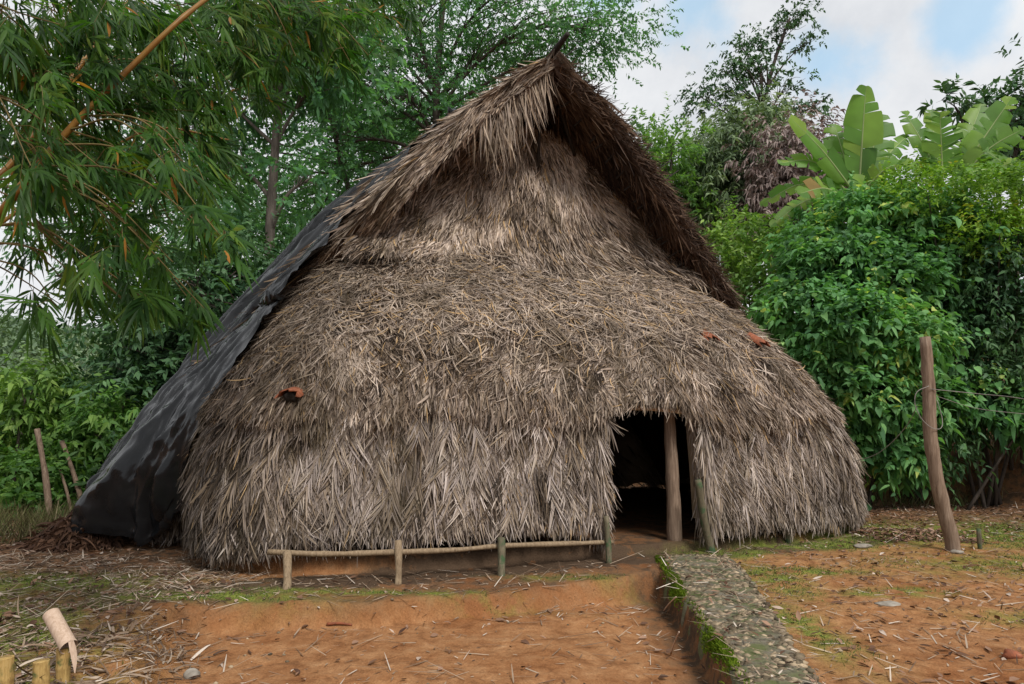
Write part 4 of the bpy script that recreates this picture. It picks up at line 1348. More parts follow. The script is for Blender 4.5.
def tree(name, label, trunk_pts, trunk_r, blobs, n_clump, leaf_mat_, bark, n_leaf=9, L=(0.12, 0.2), W=(0.05, 0.09), twig=(0.3, 0.6), limbs=9, group=None, shell=0.3, droop=0.3, seed=0, flat=0.0, sub=3, limb_from=0.45, prof=(0.3, 1.0, 0.7, 0.05), lump=0.3, per_tip=4, cat="tree", fold=0.0, tip_r=0.5):
    tp = smooth_pts(trunk_pts, 24)
    t_ = thing(name, tp[0], label, cat, group)
    mb = MB()
    tr = np.linspace(1, 0.35, 24) * trunk_r
    tube(mb, tp, tr, 10, wob=0.12)
    P, d = blob_points(blobs, n_clump, shell, lump, seed)
    # limbs: cluster tips around a few leaders, join them to the trunk
    k = min(limbs, len(P))
    lead = P[rng.choice(len(P), k, replace=False)]
    for _ in range(3):
        own = np.argmin(((P[:, None] - lead[None]) ** 2).sum(-1), 1)
        lead = np.array([P[own == q].mean(0) if (own == q).any() else lead[q] for q in range(k)])
    for q in range(k):
        mem = P[own == q]
        if len(mem) == 0: continue
        tgt = lead[q]
        h = np.clip((tgt[2] - tp[0, 2]) / max(tp[-1, 2] - tp[0, 2], 0.1) - 0.25, limb_from, 1.0)
        i0 = int(h * 23)
        s0 = tp[i0]
        m_ = (s0 * 0.5 + tgt * 0.5) + rng.normal(0, 0.06, 3) * np.linalg.norm(tgt - s0) + [0, 0, 0.08 * np.linalg.norm(tgt - s0)]
        lp = smooth_pts([s0, m_, tgt], 12)
        tube(mb, lp, np.linspace(max(tr[i0] * 0.55, trunk_r * 0.25), trunk_r * 0.12, 12), 7)
        for e0 in mem[::max(1, len(mem) // (sub * 6))]:
            j0 = rng.integers(5, 12)
            s1 = lp[j0]
            m1 = (s1 + e0) / 2 + rng.normal(0, 0.08, 3) * np.linalg.norm(e0 - s1) + [0, 0, 0.06]
            tube(mb, smooth_pts([s1, m1, e0], 6), np.linspace(trunk_r * 0.11, trunk_r * 0.04, 6), 5, cap=False)
    mb.build("trunk", M[bark], t_, smooth=True)
    mb = MB()
    idx = np.repeat(np.arange(len(P)), per_tip)
    off_ = rng.normal(0, 1, (len(idx), 3)) * np.array([tip_r, tip_r, tip_r * (1 - flat)])
    PP = P[idx] + off_
    dd = nrm(d[idx] * 0.6 + nrm(off_) * 0.8 + [0, 0, 0.1])
    dd[:, 2] *= (1 - 0.6 * flat)
    rb = np.clip(0.5 + 0.3 * fbm(PP, 0.6, 3, seed + 3) + 0.12 * rng.normal(size=len(PP)), 0, 1)
    leaves_on_twigs(mb, PP, nrm(dd), n_leaf, rng.uniform(*twig, len(PP)), L, W, droop=droop, rbase=rb, prof=prof, fold=fold)
    mb.build("crown", M[leaf_mat_], t_)
    return t_


def B(px, py, Yd, rx, ry, rz):
    """blob: pixel centre, distance, radii in pixels across / metres deep / pixels tall"""
    c = at(px, py, Yd)
    s = Yd / FPX
    return (c[0], c[1], c[2], rx * s, ry, rz * s)


def gbase(px, Yd):
    x = (px - 512) / FPX * Yd
    return np.array([x, Yd, gz(x, Yd) - 0.2])


# --- trees behind the hut
tree("tall_tree", "tall slender tree with straight grey trunk behind the black sheet", [gbase(262, 17), at(268, 270, 17), at(273, 180, 17), at(279, 95, 17), at(284, 20, 17), at(286, -60, 17)], 0.15,
     [B(270, 20, 17, 95, 2.2, 50), B(205, 100, 17.5, 45, 1.2, 30), B(325, 60, 17, 45, 1.5, 30), B(215, 185, 18, 36, 1, 25), B(312, 178, 17, 24, .7, 12)], 360, 'leaf_tree', 'bark', L=(0.14, 0.26), W=(0.07, 0.13), limbs=12, seed=1, limb_from=0.3, per_tip=3, droop=0.5)
tree("spreading_tree", "light green spreading tree with thin forked limbs rising behind the gable peak", [gbase(440, 23), at(437, 200, 23), at(436, 120, 23), at(440, 40, 23), at(450, -60, 23)], 0.2,
     [B(430, 20, 23, 120, 3, 60), B(520, 20, 23, 95, 3, 55), B(585, 45, 23, 48, 2, 22), B(360, 70, 24, 60, 2, 60), B(425, 110, 23, 60, 2, 30), B(350, 150, 24, 45, 2, 50), B(620, 15, 23, 22, 1, 12)], 1050, 'leaf_tree', 'dark_bark',
     L=(0.09, 0.17), W=(0.045, 0.08), limbs=17, seed=2, flat=0.8, per_tip=5, limb_from=0.25, tip_r=0.7)
tree("slim_tree", "slim leafy tree leaning right in the gap left of the hut roof", [gbase(345, 26), at(352, 230, 26), at(340, 160, 26), at(325, 90, 26), at(318, 30, 26)], 0.14,
     [B(330, 100, 26, 60, 2, 60), B(385, 140, 26, 45, 2, 40), B(310, 210, 27, 45, 2, 45), B(240, 150, 27, 45, 2, 40)], 330, 'leaf_tree', 'dark_bark', L=(0.12, 0.2), W=(0.06, 0.1), limbs=10, seed=3, flat=0.5, per_tip=4)
tree("slim_tree", "thin pale-trunked tree at the far left of the gap, branches slanting upward", [gbase(232, 24), at(228, 260, 24), at(200, 200, 24), at(170, 140, 24)], 0.13,
     [B(170, 150, 24, 80, 2, 70), B(215, 235, 24, 60, 2, 45), B(120, 220, 25, 60, 2, 60), B(60, 180, 26, 70, 2, 90)], 480, 'leaf_tree', 'bark', L=(0.14, 0.26), W=(0.06, 0.1), limbs=10, seed=4, per_tip=4)
tree("dark_tree", "dense dark evergreen tree standing behind the top of the black sheet's lower half", [gbase(185, 15), at(188, 400, 15), at(192, 300, 15)], 0.2,
     [B(190, 300, 15, 70, 1.5, 45), B(170, 370, 15, 60, 1.5, 50), B(225, 270, 15.5, 45, 1.2, 30), B(150, 410, 14.5, 30, 1.0, 40), B(215, 330, 15, 45, 1, 40)], 620, 'leaf_dark', 'dark_bark', L=(0.12, 0.2), W=(0.05, 0.08), limbs=8, seed=5, per_tip=5, shell=0.35)
tree("background_tree", "hazy green tree filling the gap beyond the slim trunks", [gbase(390, 38), at(392, 200, 38), at(395, 120, 38)], 0.2,
     [B(395, 150, 38, 60, 2.5, 45), B(330, 190, 38, 60, 2.5, 50), B(300, 240, 38, 60, 2.5, 40), B(470, 110, 39, 50, 2, 30), B(250, 220, 39, 50, 2, 45)], 520, 'leaf_tree', 'dark_bark', L=(0.2, 0.34), W=(0.09, 0.15), limbs=9, seed=15, per_tip=4, flat=0.4, tip_r=0.7)
# --- left bushes
for k, (bl_, mt, nt_, lab) in enumerate((
        ([B(40, 412, 14, 60, 1.2, 36), B(80, 440, 13.5, 50, 1, 40), B(10, 445, 13.5, 45, 1, 45)], 'leaf_light', 1300, "bright green leafy bush at far left behind the two stakes"),
        ([B(105, 455, 13.5, 40, 0.9, 42), B(140, 440, 14, 40, 0.9, 40), B(120, 500, 13, 30, 0.6, 28)], 'leaf_mid', 1100, "mid green bush between the stakes and the black sheet"),
        ([B(-20, 480, 12.5, 50, 1, 40), B(40, 490, 12.6, 45, 0.8, 28)], 'leaf_mid', 900, "low green bush at the left edge below the bright bush"),
        ([B(-60, 440, 16, 80, 1.5, 55), B(70, 405, 19, 60, 2, 22)], 'leaf_mid', 1200, "taller green bush set back on the valley slope at left"))):
    bush("leafy_bush", lab, "bush", bl_, int(nt_ * 0.8), mt, L=(0.08, 0.2), W=(0.035, 0.09), seed=20 + k, shell=0.68, lump=0.6, group="bushes left of the hut")

for (px, py, Yd, h_, mt, lab) in ((22, 395, 12.8, 40, 'leaf_light', "thin young tree with bright leaves at the far left edge"), (112, 425, 13.2, 38, 'leaf_mid', "thin leaning young tree just left of the black sheet")):
    g0 = gbase(px, Yd)
    tree("young_tree", lab, [g0, at(px - 2, py + 30, Yd), at(px + 5, py, Yd)], 0.035, [B(px, py, Yd, 22, 0.5, h_ * 0.5), B(px + 10, py - 22, Yd, 16, 0.4, 14), B(px - 14, py + 16, Yd, 16, 0.4, 12)], 46, mt, 'dark_bark',
         L=(0.12, 0.24), W=(0.05, 0.1), limbs=6, seed=60 + px, per_tip=2, tip_r=0.12, limb_from=0.3, droop=0.8, fold=0.12)

# --- far wooded hill on the left
mb = MB()
nh = 5200
ang_ = rng.uniform(R(-44), R(-12), nh); rad_ = rng.uniform(60, 170, nh)
hx, hy = rad_ * np.sin(ang_), rad_ * np.cos(ang_)
hzv = ground_z(hx, hy)
P = np.stack([hx, hy, hzv + rng.uniform(0.3, 3.5, nh) * (0.6 + 0.6 * rng.random(nh))], 1)
idx = np.repeat(np.arange(nh), 16)
PP = P[idx] + rng.normal(0, 1, (len(idx), 3)) * [1.2, 1.2, 0.8]
rb = np.clip(0.5 + 0.4 * fbm(P, 0.12, 3, 7)[idx] + rng.normal(0, 0.15, len(idx)), 0, 1)
blades(mb, PP, rdir(len(idx)), nrm(rdir(len(idx)) * 0.7 + [0, 0, 1]), rng.uniform(0.5, 1.0, len(idx)), rng.uniform(0.3, 0.6, len(idx)), (0.4, 1, 0.1), rnd=rb)
tag(mb.build("distant_woodland", M['leaf_far']), kind="stuff")

# --- trees and bushes on the right
tree("tall_tree", "tall airy tree with layered sparse crown against the sky right of the peak", [gbase(772, 36), at(770, 230, 36), at(762, 150, 36), at(765, 100, 36), at(778, 50, 36), at(790, 18, 36)], 0.17,
     [B(792, 18, 36, 18, 1.2, 6), B(805, 42, 36, 17, 1.2, 6), B(750, 45, 36, 22, 1.2, 6), B(775, 32, 36, 14, 1, 6), B(735, 68, 36, 24, 1.2, 6), B(760, 72, 36, 20, 1.2, 6), B(712, 92, 36, 24, 1.2, 6), B(698, 106, 36, 10, 0.8, 4), B(745, 95, 36, 22, 1, 6), B(788, 85, 36, 18, 1, 7), B(780, 110, 36, 22, 1, 7), B(812, 108, 36, 16, 1, 4), B(755, 120, 36, 20, 1, 6)], 215, 'leaf_dark', 'dark_bark',
     L=(0.15, 0.26), W=(0.07, 0.12), limbs=18, seed=6, flat=0.85, per_tip=3, limb_from=0.5, tip_r=0.35, shell=0.2)
tree("round_tree", "rounded olive green tree with drooping leaf clumps right of the hut peak", [gbase(735, 30), at(735, 250, 30), at(738, 180, 30)], 0.25,
     [B(738, 160, 30, 44, 2, 34), B(718, 195, 30, 42, 2, 36), B(755, 140, 30.5, 36, 1.5, 22), B(748, 205, 29.5, 40, 1.5, 34)], 700, 'leaf_olive', 'bark', L=(0.22, 0.36), W=(0.07, 0.12), limbs=8, seed=7, droop=0.9, per_tip=5, shell=0.5)
tree("withered_tree", "tree of withered pinkish brown leaves behind the banana plants", [gbase(800, 27), at(800, 260, 27), at(798, 180, 27)], 0.18,
     [B(798, 160, 27, 40, 1.5, 36), B(780, 200, 27, 34, 1.5, 30), B(822, 180, 27, 34, 1.3, 34), B(805, 220, 27, 40, 1.3, 25)], 480, 'leaf_dead', 'dark_bark', L=(0.18, 0.3), W=(0.06, 0.1), limbs=8, seed=8, droop=1.0, per_tip=4, shell=0.4)
tree("small_tree", "small dark feathery tree just right of the gable's ragged rake", [gbase(668, 28), at(668, 230, 28), at(672, 150, 28)], 0.12,
     [B(672, 150, 28, 22, 1.2, 22), B(662, 175, 28, 24, 1.2, 24), B(640, 150, 30, 18, 1, 20), B(645, 190, 30, 25, 1, 30), B(690, 205, 29, 30, 1.2, 30)], 260, 'leaf_mid', 'dark_bark', L=(0.16, 0.28), W=(0.06, 0.1), limbs=7, seed=9, per_tip=4)
bush("leafy_bush", "bright green fine-leaved bush directly beside the hut's right roof edge", "bush", [B(738, 245, 17, 36, 1.0, 30), B(725, 275, 16.5, 28, 0.8, 30), B(770, 265, 17, 34, 0.9, 36), B(750, 300, 16, 30, 0.8, 28)], 1500, 'leaf_light', L=(0.1, 0.17), W=(0.04, 0.07), seed=31)
tree("dark_tree", "dark leafy tree cut by the photo's right edge above the banana plants", [gbase(1015, 24), at(1015, 200, 24), at(1012, 110, 24)], 0.16,
     [B(1012, 110, 24, 26, 1.3, 26), B(1035, 130, 24, 30, 1.3, 40), B(990, 150, 25, 14, 1, 10), B(1060, 100, 24, 40, 1.5, 50)], 170, 'leaf_dark', 'dark_bark', L=(0.2, 0.34), W=(0.07, 0.12), limbs=8, seed=10, per_tip=4)
tree("small_tree", "small tree with star-like leaf rosettes peeking above the banana leaves", [gbase(962, 22), at(962, 200, 22), at(962, 130, 22), at(962, 108, 22)], 0.08,
     [B(945, 101, 22, 8, 0.4, 5), B(962, 92, 22, 8, 0.4, 5), B(978, 98, 22, 8, 0.4, 5), B(955, 112, 22, 14, 0.4, 6)], 22, 'leaf_dark', 'dark_bark', L=(0.28, 0.42), W=(0.09, 0.14), limbs=5, seed=11, per_tip=1, limb_from=0.8, tip_r=0.1, n_leaf=11)
# dense backdrop of woodland further up the right hillside, reads as one mass
mb = MB()
nh = 2600
hx = rng.uniform(6, 50, nh); hy = rng.uniform(46, 60, nh) - 0.2 * hx
hzv = ground_z(hx, hy)
P = np.stack([hx, hy, hzv + rng.uniform(0.0, 1.8, nh)], 1)
idx = np.repeat(np.arange(nh), 20)
PP = P[idx] + rng.normal(0, 1, (len(idx), 3)) * 0.5
rb = np.clip(0.4 + 0.4 * fbm(P, 0.3, 3, 7)[idx] + rng.normal(0, 0.15, len(idx)), 0, 1)
blades(mb, PP, rdir(len(idx)), nrm(rdir(len(idx)) * 0.7 + [0, 0, 1]), rng.uniform(0.2, 0.4, len(idx)), rng.uniform(0.1, 0.2, len(idx)), (0.4, 1, 0.1), rnd=rb)
tag(mb.build("hillside_woodland", M['leaf_mid']), kind="stuff")

HEART = (0.55, 1.0, 0.72, 0.05)
bush("broad_leaf_shrub", "big broad-leaved shrub spilling down right behind the hut's right end", "shrub",
     [B(835, 268, 13.6, 46, 0.9, 24), B(895, 285, 13.2, 40, 0.8, 22), B(800, 310, 13.4, 36, 0.8, 26), B(850, 330, 12.7, 52, 0.9, 30), B(905, 345, 12.5, 34, 0.8, 26), B(815, 375, 13.1, 38, 0.8, 28), B(865, 395, 12.6, 46, 0.7, 26), B(920, 400, 12.8, 30, 0.7, 28), B(835, 435, 13.0, 32, 0.6, 26), B(895, 445, 12.8, 34, 0.6, 22)],
     4600, 'leaf_broad', L=(0.09, 0.18), W=(0.06, 0.125), n_leaf=6, seed=41, prof=HEART, droop=0.7, stems=14, base=(6.4, 13.4), shell=0.6, upb=0.6)
bush("broad_leaf_shrub", "arching broad-leaved shrub mass under the left banana plant", "shrub",
     [B(860, 222, 14.4, 44, 1.0, 24), B(915, 228, 14.0, 44, 1.0, 26), B(815, 252, 14.6, 36, 0.9, 26), B(880, 258, 13.9, 36, 0.8, 18), B(955, 262, 13.6, 40, 0.9, 24), B(940, 305, 13.4, 34, 0.7, 26)],
     3000, 'leaf_broad', L=(0.09, 0.18), W=(0.055, 0.12), n_leaf=6, seed=42, prof=HEART, droop=0.7, stems=10, shell=0.6)
bush("creeper_mass", "dark green creeper curtain behind the wooden post at the right edge", "creeper",
     [B(975, 275, 13.2, 44, 0.8, 34), B(1030, 275, 12.8, 46, 0.8, 36), B(990, 330, 12.9, 40, 0.7, 30), B(1040, 345, 12.5, 40, 0.7, 36), B(960, 370, 13.0, 34, 0.7, 30), B(1005, 390, 12.7, 40, 0.6, 26), B(1070, 320, 12.4, 50, 1.0, 90), B(985, 415, 12.9, 45, 0.5, 18), B(935, 440, 12.9, 26, 0.5, 30)],
     3300, 'leaf_dark', L=(0.07, 0.13), W=(0.035, 0.07), n_leaf=8, seed=43, prof=HEART, droop=0.8, stems=5, shell=0.6, upb=0.1, base=(10.5, 15.2))
bush("yellow_green_bush", "fine-leaved yellow-green bush topping the bank below the right banana plants", "bush",
     [B(935, 205, 13.6, 60, 1, 26), B(990, 205, 13.2, 55, 1, 26), B(1040, 215, 12.8, 50, 1, 40), B(905, 190, 13.8, 30, 0.7, 18), B(1000, 240, 12.9, 60, 0.9, 28)],
     2300, 'leaf_yellow', L=(0.06, 0.12), W=(0.03, 0.055), n_leaf=9, seed=44, stems=10, shell=0.5, upb=0.8, lump=0.4)
bush("broad_leaf_shrub", "low broad-leaved shrub hanging at the foot of the post-side bank", "shrub",
     [B(985, 400, 12.6, 40, 0.5, 22), B(1030, 410, 12.4, 40, 0.5, 22), B(900, 455, 12.9, 26, 0.5, 22)], 420, 'leaf_broad', L=(0.1, 0.2), W=(0.06, 0.12), n_leaf=6, seed=45, prof=HEART, droop=0.8, stems=2)


# --- banana plants
def banana_leaf(base, tip, width, parent, arch=0.18, tear=0.12, face=None):
    base, tip = np.array(base, float), np.array(tip, float)
    ax = tip - base
    Lg = np.linalg.norm(ax)
    mid_ = (base + tip) / 2 + np.array([0, 0, arch * Lg])
    n = 46
    C = smooth_pts([base, mid_, tip], n)
    T = nrm(np.gradient(C, axis=0))
    fa = np.array([0, -1.0, 0.5]) if face is None else np.array(face, float)
    S = nrm(np.cross(T, nrm(fa)))
    Nr = np.cross(S, T)
    t = np.linspace(0, 1, n)
    prof = np.where(t < 0.14, 0.06, np.clip(np.sin(np.clip((t - 0.12) / 0.9, 0, 1) ** 0.75 * np.pi) ** 0.45, 0, 1)) * width / 2
    mb = MB()
    for sd in (-1, 1):
        cut = 0.0
        k = 6
        while k < n - 1:
            run = min(random.choice([2, 3, 4, 6, 9]) if random.random() < tear * 4 else 14, n - 1 - k)
            dr = random.uniform(-0.1, 0.6) if tear > 0.05 else 0.1
            sl = random.uniform(0.0, 0.12)
            sh = random.uniform(0.86, 1.0)
            rows = []
            for q in range(k, k + run + 1):
                f = [0, 0.35, 0.7, 1.0]
                gp_ = (1 if q == k else -1 if q == k + run else 0) * min(0.06, 0.25 * Lg / n * run) * min(1.0, tear * 3)
                edge = 1.0 - (0.25 * tear if q in (k, k + run) else 0)
                rows.append([C[q] + S[q] * sd * prof[q] * ff * sh * edge + Nr[q] * (0.16 * prof[q] * ff - dr * prof[q] * ff * ff) + T[q] * (prof[q] * (ff * 0.25 + sl * ff) + gp_ * ff * ff) for ff in f])
            rows = np.array(rows)
            mq = rows.shape[0]
            Q = [(a * 4 + b, a * 4 + b + 1, (a + 1) * 4 + b + 1, (a + 1) * 4 + b) for a in range(mq - 1) for b in range(3)]
            mb.add(rows, Q, None, 1.0 if random.random() < 0.012 else np.clip(0.5 + random.gauss(0, 0.25), 0, 0.9))
            k += run
    o = mb.build("leaf", M['banana'], parent, smooth=True)
    mr_ = MB()
    tube(mr_, C + Nr * -0.008, np.linspace(0.035, 0.008, n), 6)
    mr_.build("midrib", M['banana_rib'], o, smooth=True)
    return o


def banana(px, py, Yd, leaves, label):
    crown = at(px, py, Yd)
    g = gbase(px, Yd)
    t_ = thing("banana_plant", g, label, "banana plant", "banana plants above the shrubs")
    mb = MB()
    tube(mb, smooth_pts([g, (g + crown) / 2 + [0.1, 0, 0], crown], 16), np.linspace(0.16, 0.09, 16), 12, wob=0.1, rnd=0.4)
    mb.build("pseudostem", M['banana_rib'], t_, smooth=True)
    for (x0, y0, x1, y1, w, dy, arch, tear) in leaves:
        banana_leaf(at(x0, y0, Yd), at(x1, y1, Yd + dy), 1.38 * w * Yd / FPX, t_, arch, tear * 1.5 + 0.1)


banana(858, 205, 15.2, [(858, 200, 866, 86, 30, -0.2, 0.0, 0.02), (856, 195, 790, 117, 20, -0.6, 0.05, 0.03), (855, 200, 778, 163, 18, -0.3, 0.22, 0.25), (855, 205, 798, 194, 22, -0.8, 0.14, 0.15), (855, 208, 770, 226, 15, -0.2, 0.2, 0.1),
                        (860, 195, 922, 166, 20, -0.9, 0.24, 0.12), (862, 205, 880, 114, 34, 0.3, 0.0, 0.3), (857, 200, 834, 124, 30, 0.5, 0.02, 0.3), (860, 200, 872, 232, 24, -0.9, 0.5, 0.15), (860, 195, 908, 135, 20, 0.7, 0.05, 0.2), (852, 205, 760, 205, 16, 0.4, 0.25, 0.2), (862, 205, 935, 205, 18, -0.8, 0.25, 0.2)],
       "left banana plant with one tall upright leaf above the shrubs")
banana(945, 195, 15.6, [(943, 190, 940, 112, 34, -0.3, 0.0, 0.28), (942, 185, 904, 111, 20, 0.3, 0.06, 0.15), (948, 190, 1012, 97, 24, -0.2, 0.0, 0.12), (948, 190, 982, 104, 26, 0.6, 0.0, 0.25), (942, 190, 930, 110, 22, 0.7, 0.0, 0.2), (950, 195, 1024, 128, 22, -0.6, 0.12, 0.1), (945, 195, 900, 160, 20, 0.6, 0.2, 0.2), (950, 195, 1030, 165, 20, -0.8, 0.18, 0.2), (950, 190, 995, 120, 20, 0.5, 0.05, 0.25)],
       "middle banana plant with a broad torn leaf pointing up")
banana(1035, 205, 15.0, [(1030, 200, 968, 172, 22, -0.4, 0.2, 0.1), (1030, 200, 985, 150, 24, 0.2, 0.12, 0.2), (1035, 195, 1050, 100, 28, 0, 0, 0.2), (1035, 200, 1110, 150, 26, 0, 0.2, 0.2), (1030, 205, 975, 190, 18, -0.6, 0.2, 0.15)],
       "right banana plant with low arching leaves cut by the photo's edge")

# ------------------------------------------------------------------ bamboo clump overhanging upper left
bam = thing("bamboo_clump", (-5.2, 3.4, gz(-5.2, 3.4)), "leaning bamboo clump with orange culms and hanging leaves at upper left", "bamboo")
CULMS = [[np.array([-4.9, 3.9, -0.1]), at(-60, 300, 4.6), at(0, 214, 4.2), at(60, 140, 4.25), at(128, 70, 4.35), at(205, 0, 4.6), at(300, -60, 5.8), at(420, -70, 6.4)],
         [np.array([-5.4, 3.6, -0.1]), at(-90, 220, 4.9), at(0, 175, 5.2), at(70, 80, 5.6), at(130, 0, 6.0), at(210, -80, 6.4), at(330, -110, 7.0)],
         [np.array([-5.0, 3.2, -0.1]), at(-160, 260, 4.0), at(-90, 100, 4.0), at(-20, 0, 4.1), at(80, -90, 4.3), at(200, -120, 4.6)],
         [np.array([-5.6, 4.4, -0.1]), at(-100, 330, 5.6), at(-20, 240, 5.8), at(60, 185, 6.1), at(150, 130, 6.5), at(230, 140, 6.9)],
         [np.array([-5.7, 4.0, -0.1]), at(-120, 120, 5.4), at(-30, 10, 5.6), at(120, -70, 6.0), at(280, -50, 6.4), at(380, -10, 6.8)]]
cpts = []
for k, c in enumerate(CULMS):
    P = smooth_pts(c, 70)
    r = np.linspace(0.035, 0.010, 70) * (0.9 if k < 2 else 0.75)
    ringz = np.cumsum(np.r_[0, np.linalg.norm(np.diff(P, axis=0), axis=1)])
    r = r * (1 + 0.18 * np.exp(-((((ringz / 0.34) % 1) - 0.5) / 0.09) ** 2))
    mb = MB()
    tube(mb, P, r, 10)
    mb.build("culm", M['culm'], bam, smooth=True)
    cpts.append(P[12:])
cpts = np.concatenate(cpts)
# sprays: (px, py, depth, twigs, spread px across, spread px down)
SPR = [(20, 25, 4.3, 22, 60, 35), (90, 20, 4.6, 24, 60, 35), (160, 25, 5.0, 24, 60, 35), (235, 15, 5.4, 24, 60, 30), (305, 15, 5.8, 22, 50, 30), (368, 8, 6.2, 16, 36, 24), (340, 55, 5.8, 10, 34, 22),
       (25, 95, 4.3, 18, 50, 35), (105, 100, 4.7, 20, 55, 35), (180, 85, 5.2, 18, 50, 30), (250, 60, 5.5, 14, 40, 25), (25, 165, 4.4, 14, 45, 30), (95, 170, 4.5, 18, 50, 30), (160, 165, 4.3, 14, 35, 25), (195, 215, 4.0, 7, 22, 20), (120, 230, 4.4, 10, 40, 28),
       (45, 235, 4.8, 9, 40, 25), (160, 258, 4.1, 6, 26, 18), (222, 240, 3.9, 3, 10, 8), (110, 290, 4.5, 6, 30, 14), (150, 305, 4.4, 4, 20, 10), (196, 312, 4.0, 2, 6, 5), (45, 305, 4.6, 3, 16, 8), (75, 285, 4.9, 4, 22, 12), (212, 150, 5.6, 7, 26, 22), (405, -4, 6.4, 7, 22, 8), (350, 20, 7.2, 22, 50, 26), (250, 95, 6.6, 14, 40, 26),
       (60, 120, 7.0, 34, 90, 60), (160, 110, 7.4, 34, 80, 60), (280, 35, 7.6, 30, 80, 35), (100, 35, 7.4, 36, 100, 40), (50, 200, 7.2, 16, 60, 36), (140, 210, 7.4, 12, 40, 36), (30, 60, 8.5, 40, 60, 60), (200, 60, 8.5, 30, 70, 50), (110, 60, 6.2, 36, 90, 50), (60, 170, 6.4, 24, 60, 50), (20, 110, 6.0, 20, 40, 60)]
mb = MB(); fo = MB()
TW, DD, TL = [], [], []
for (px, py, Yd, n, sx, sy) in SPR:
    c0 = at(px, py, Yd)
    dd = np.linalg.norm((cpts - (c0 + [-0.5, 0, 0.35])) * [1, 0.7, 1], axis=1)
    nl_ = 3 if n > 12 else 2
    lat = []
    for _ in range(nl_):
        c = cpts[np.argmin(dd * rng.uniform(0.85, 1.2, len(dd)))]
        e = at(px + rng.normal(0, sx * 0.5), py + rng.normal(0, sy * 0.5), Yd + rng.normal(0, 0.25))
        m_ = (e + c) / 2 + [0, 0, 0.14 * np.linalg.norm(e - c)] + rng.normal(0, 0.05, 3)
        lp = smooth_pts([c, m_, e], 16)
        tube(mb, lp, np.linspace(0.008, 0.003, 16), 5, cap=False)
        lat.append(lp[4:])
    lat = np.concatenate(lat)
    for _ in range(n):
        p = at(px + rng.normal(0, sx * 0.55), py + rng.normal(0, sy * 0.55), Yd + rng.normal(0, 0.3))
        dl = np.linalg.norm(lat - (p + [-0.08, 0, 0.12]), axis=1)
        q = lat[np.argmin(dl)]
        if np.linalg.norm(p - q) > 0.9:
            p = q + nrm(p - q) * 0.9
        if np.linalg.norm(p - [0, 0, 1.6]) < 2.8: continue
        m_ = (p + q) / 2 + [0, 0, 0.06]
        bp = smooth_pts([q, m_, p], 6)
        tube(mb, bp, np.linspace(0.003, 0.0018, 6), 3, cap=False)
        # two or three leafy ends per twig
        for k in range(3):
            b0 = bp[5 - k] if k < 3 else bp[-1]
            d = nrm(nrm(p - q) * 0.5 + np.array([0.35, -0.1, -0.4]) + rng.normal(0, 0.45, 3))
            TW.append(b0); DD.append(d); TL.append(rng.uniform(0.08, 0.28))
TW, DD, TL = np.array(TW), np.array(DD), np.array(TL)
NL = 9
idx = np.repeat(np.arange(len(TW)), NL)
f = np.tile(np.linspace(0.0, 1.0, NL), len(TW))
pl = nrm(np.cross(DD, rdir(len(TW)) * 0.6 + [0, -0.5, 0.6]))[idx]        # each fan spreads in a plane
Bp = TW[idx] + DD[idx] * (f * TL[idx])[:, None]
sg = np.where(np.arange(len(idx)) % 2 == 0, 1.0, -1.0)
ld = nrm(DD[idx] + pl * (sg * (0.85 - 0.6 * f) * rng.uniform(0.3, 1.3, len(idx)))[:, None] + rng.normal(0, 0.16, (len(idx), 3)) + [0, 0, -0.22])
rb = np.clip(0.42 + 0.25 * rng.normal(size=len(TW)), 0, 0.9)[idx] + 0.12 * rng.normal(size=len(idx))
rb = np.where(rng.random(len(idx)) < 0.008, 1.0, np.clip(rb, 0, 0.93))
nn = nrm(np.cross(ld, pl) + rdir(len(idx)) * 0.45)
blades(fo, Bp, ld, nn, rng.uniform(0.10, 0.2, len(idx)) * np.clip(rng.normal(1, 0.25, len(TW)), 0.5, 1.5)[idx], rng.uniform(0.013, 0.026, len(idx)), (0.2, 0.95, 1.0, 0.65, 0.03), droop=rng.uniform(0, 0.4, len(idx)), rnd=rb, fold=0.1)
mb.build("branches", M['twig'], bam)
fo.build("foliage", M['bamboo_leaf'], bam)

# ------------------------------------------------------------------ ground litter (uncountable)
def scatter(n, boxes):
    out_ = []
    tot = sum(b[4] for b in boxes)
    for (x0, x1, y0, y1, w) in boxes:
        k = int(n * w / tot)
        out_.append(np.stack([rng.uniform(x0, x1, k), rng.uniform(y0, y1, k)], 1))
    q = np.concatenate(out_)
    u, v = uv_of(q[:, 0], q[:, 1])
    w = np.where(u < 0, 4.6, 5.3)
    inside = ((np.abs(u / w) ** PEXP + np.abs(np.minimum(v - VC, 0) / (VC)) ** PEXP) ** (1 / PEXP) < 1.0) & (v < VB)
    q = q[~inside]
    z = ground_z(q[:, 0].copy(), q[:, 1].copy())
    onp = (q[:, 0] > xl(PATH_L, q[:, 1]) - 0.02) & (q[:, 0] < xl(PATH_R, q[:, 1])) & (q[:, 1] < 8.4)
    z = np.where(onp, np.maximum(z, 0.06), z)
    return np.column_stack([q, z])


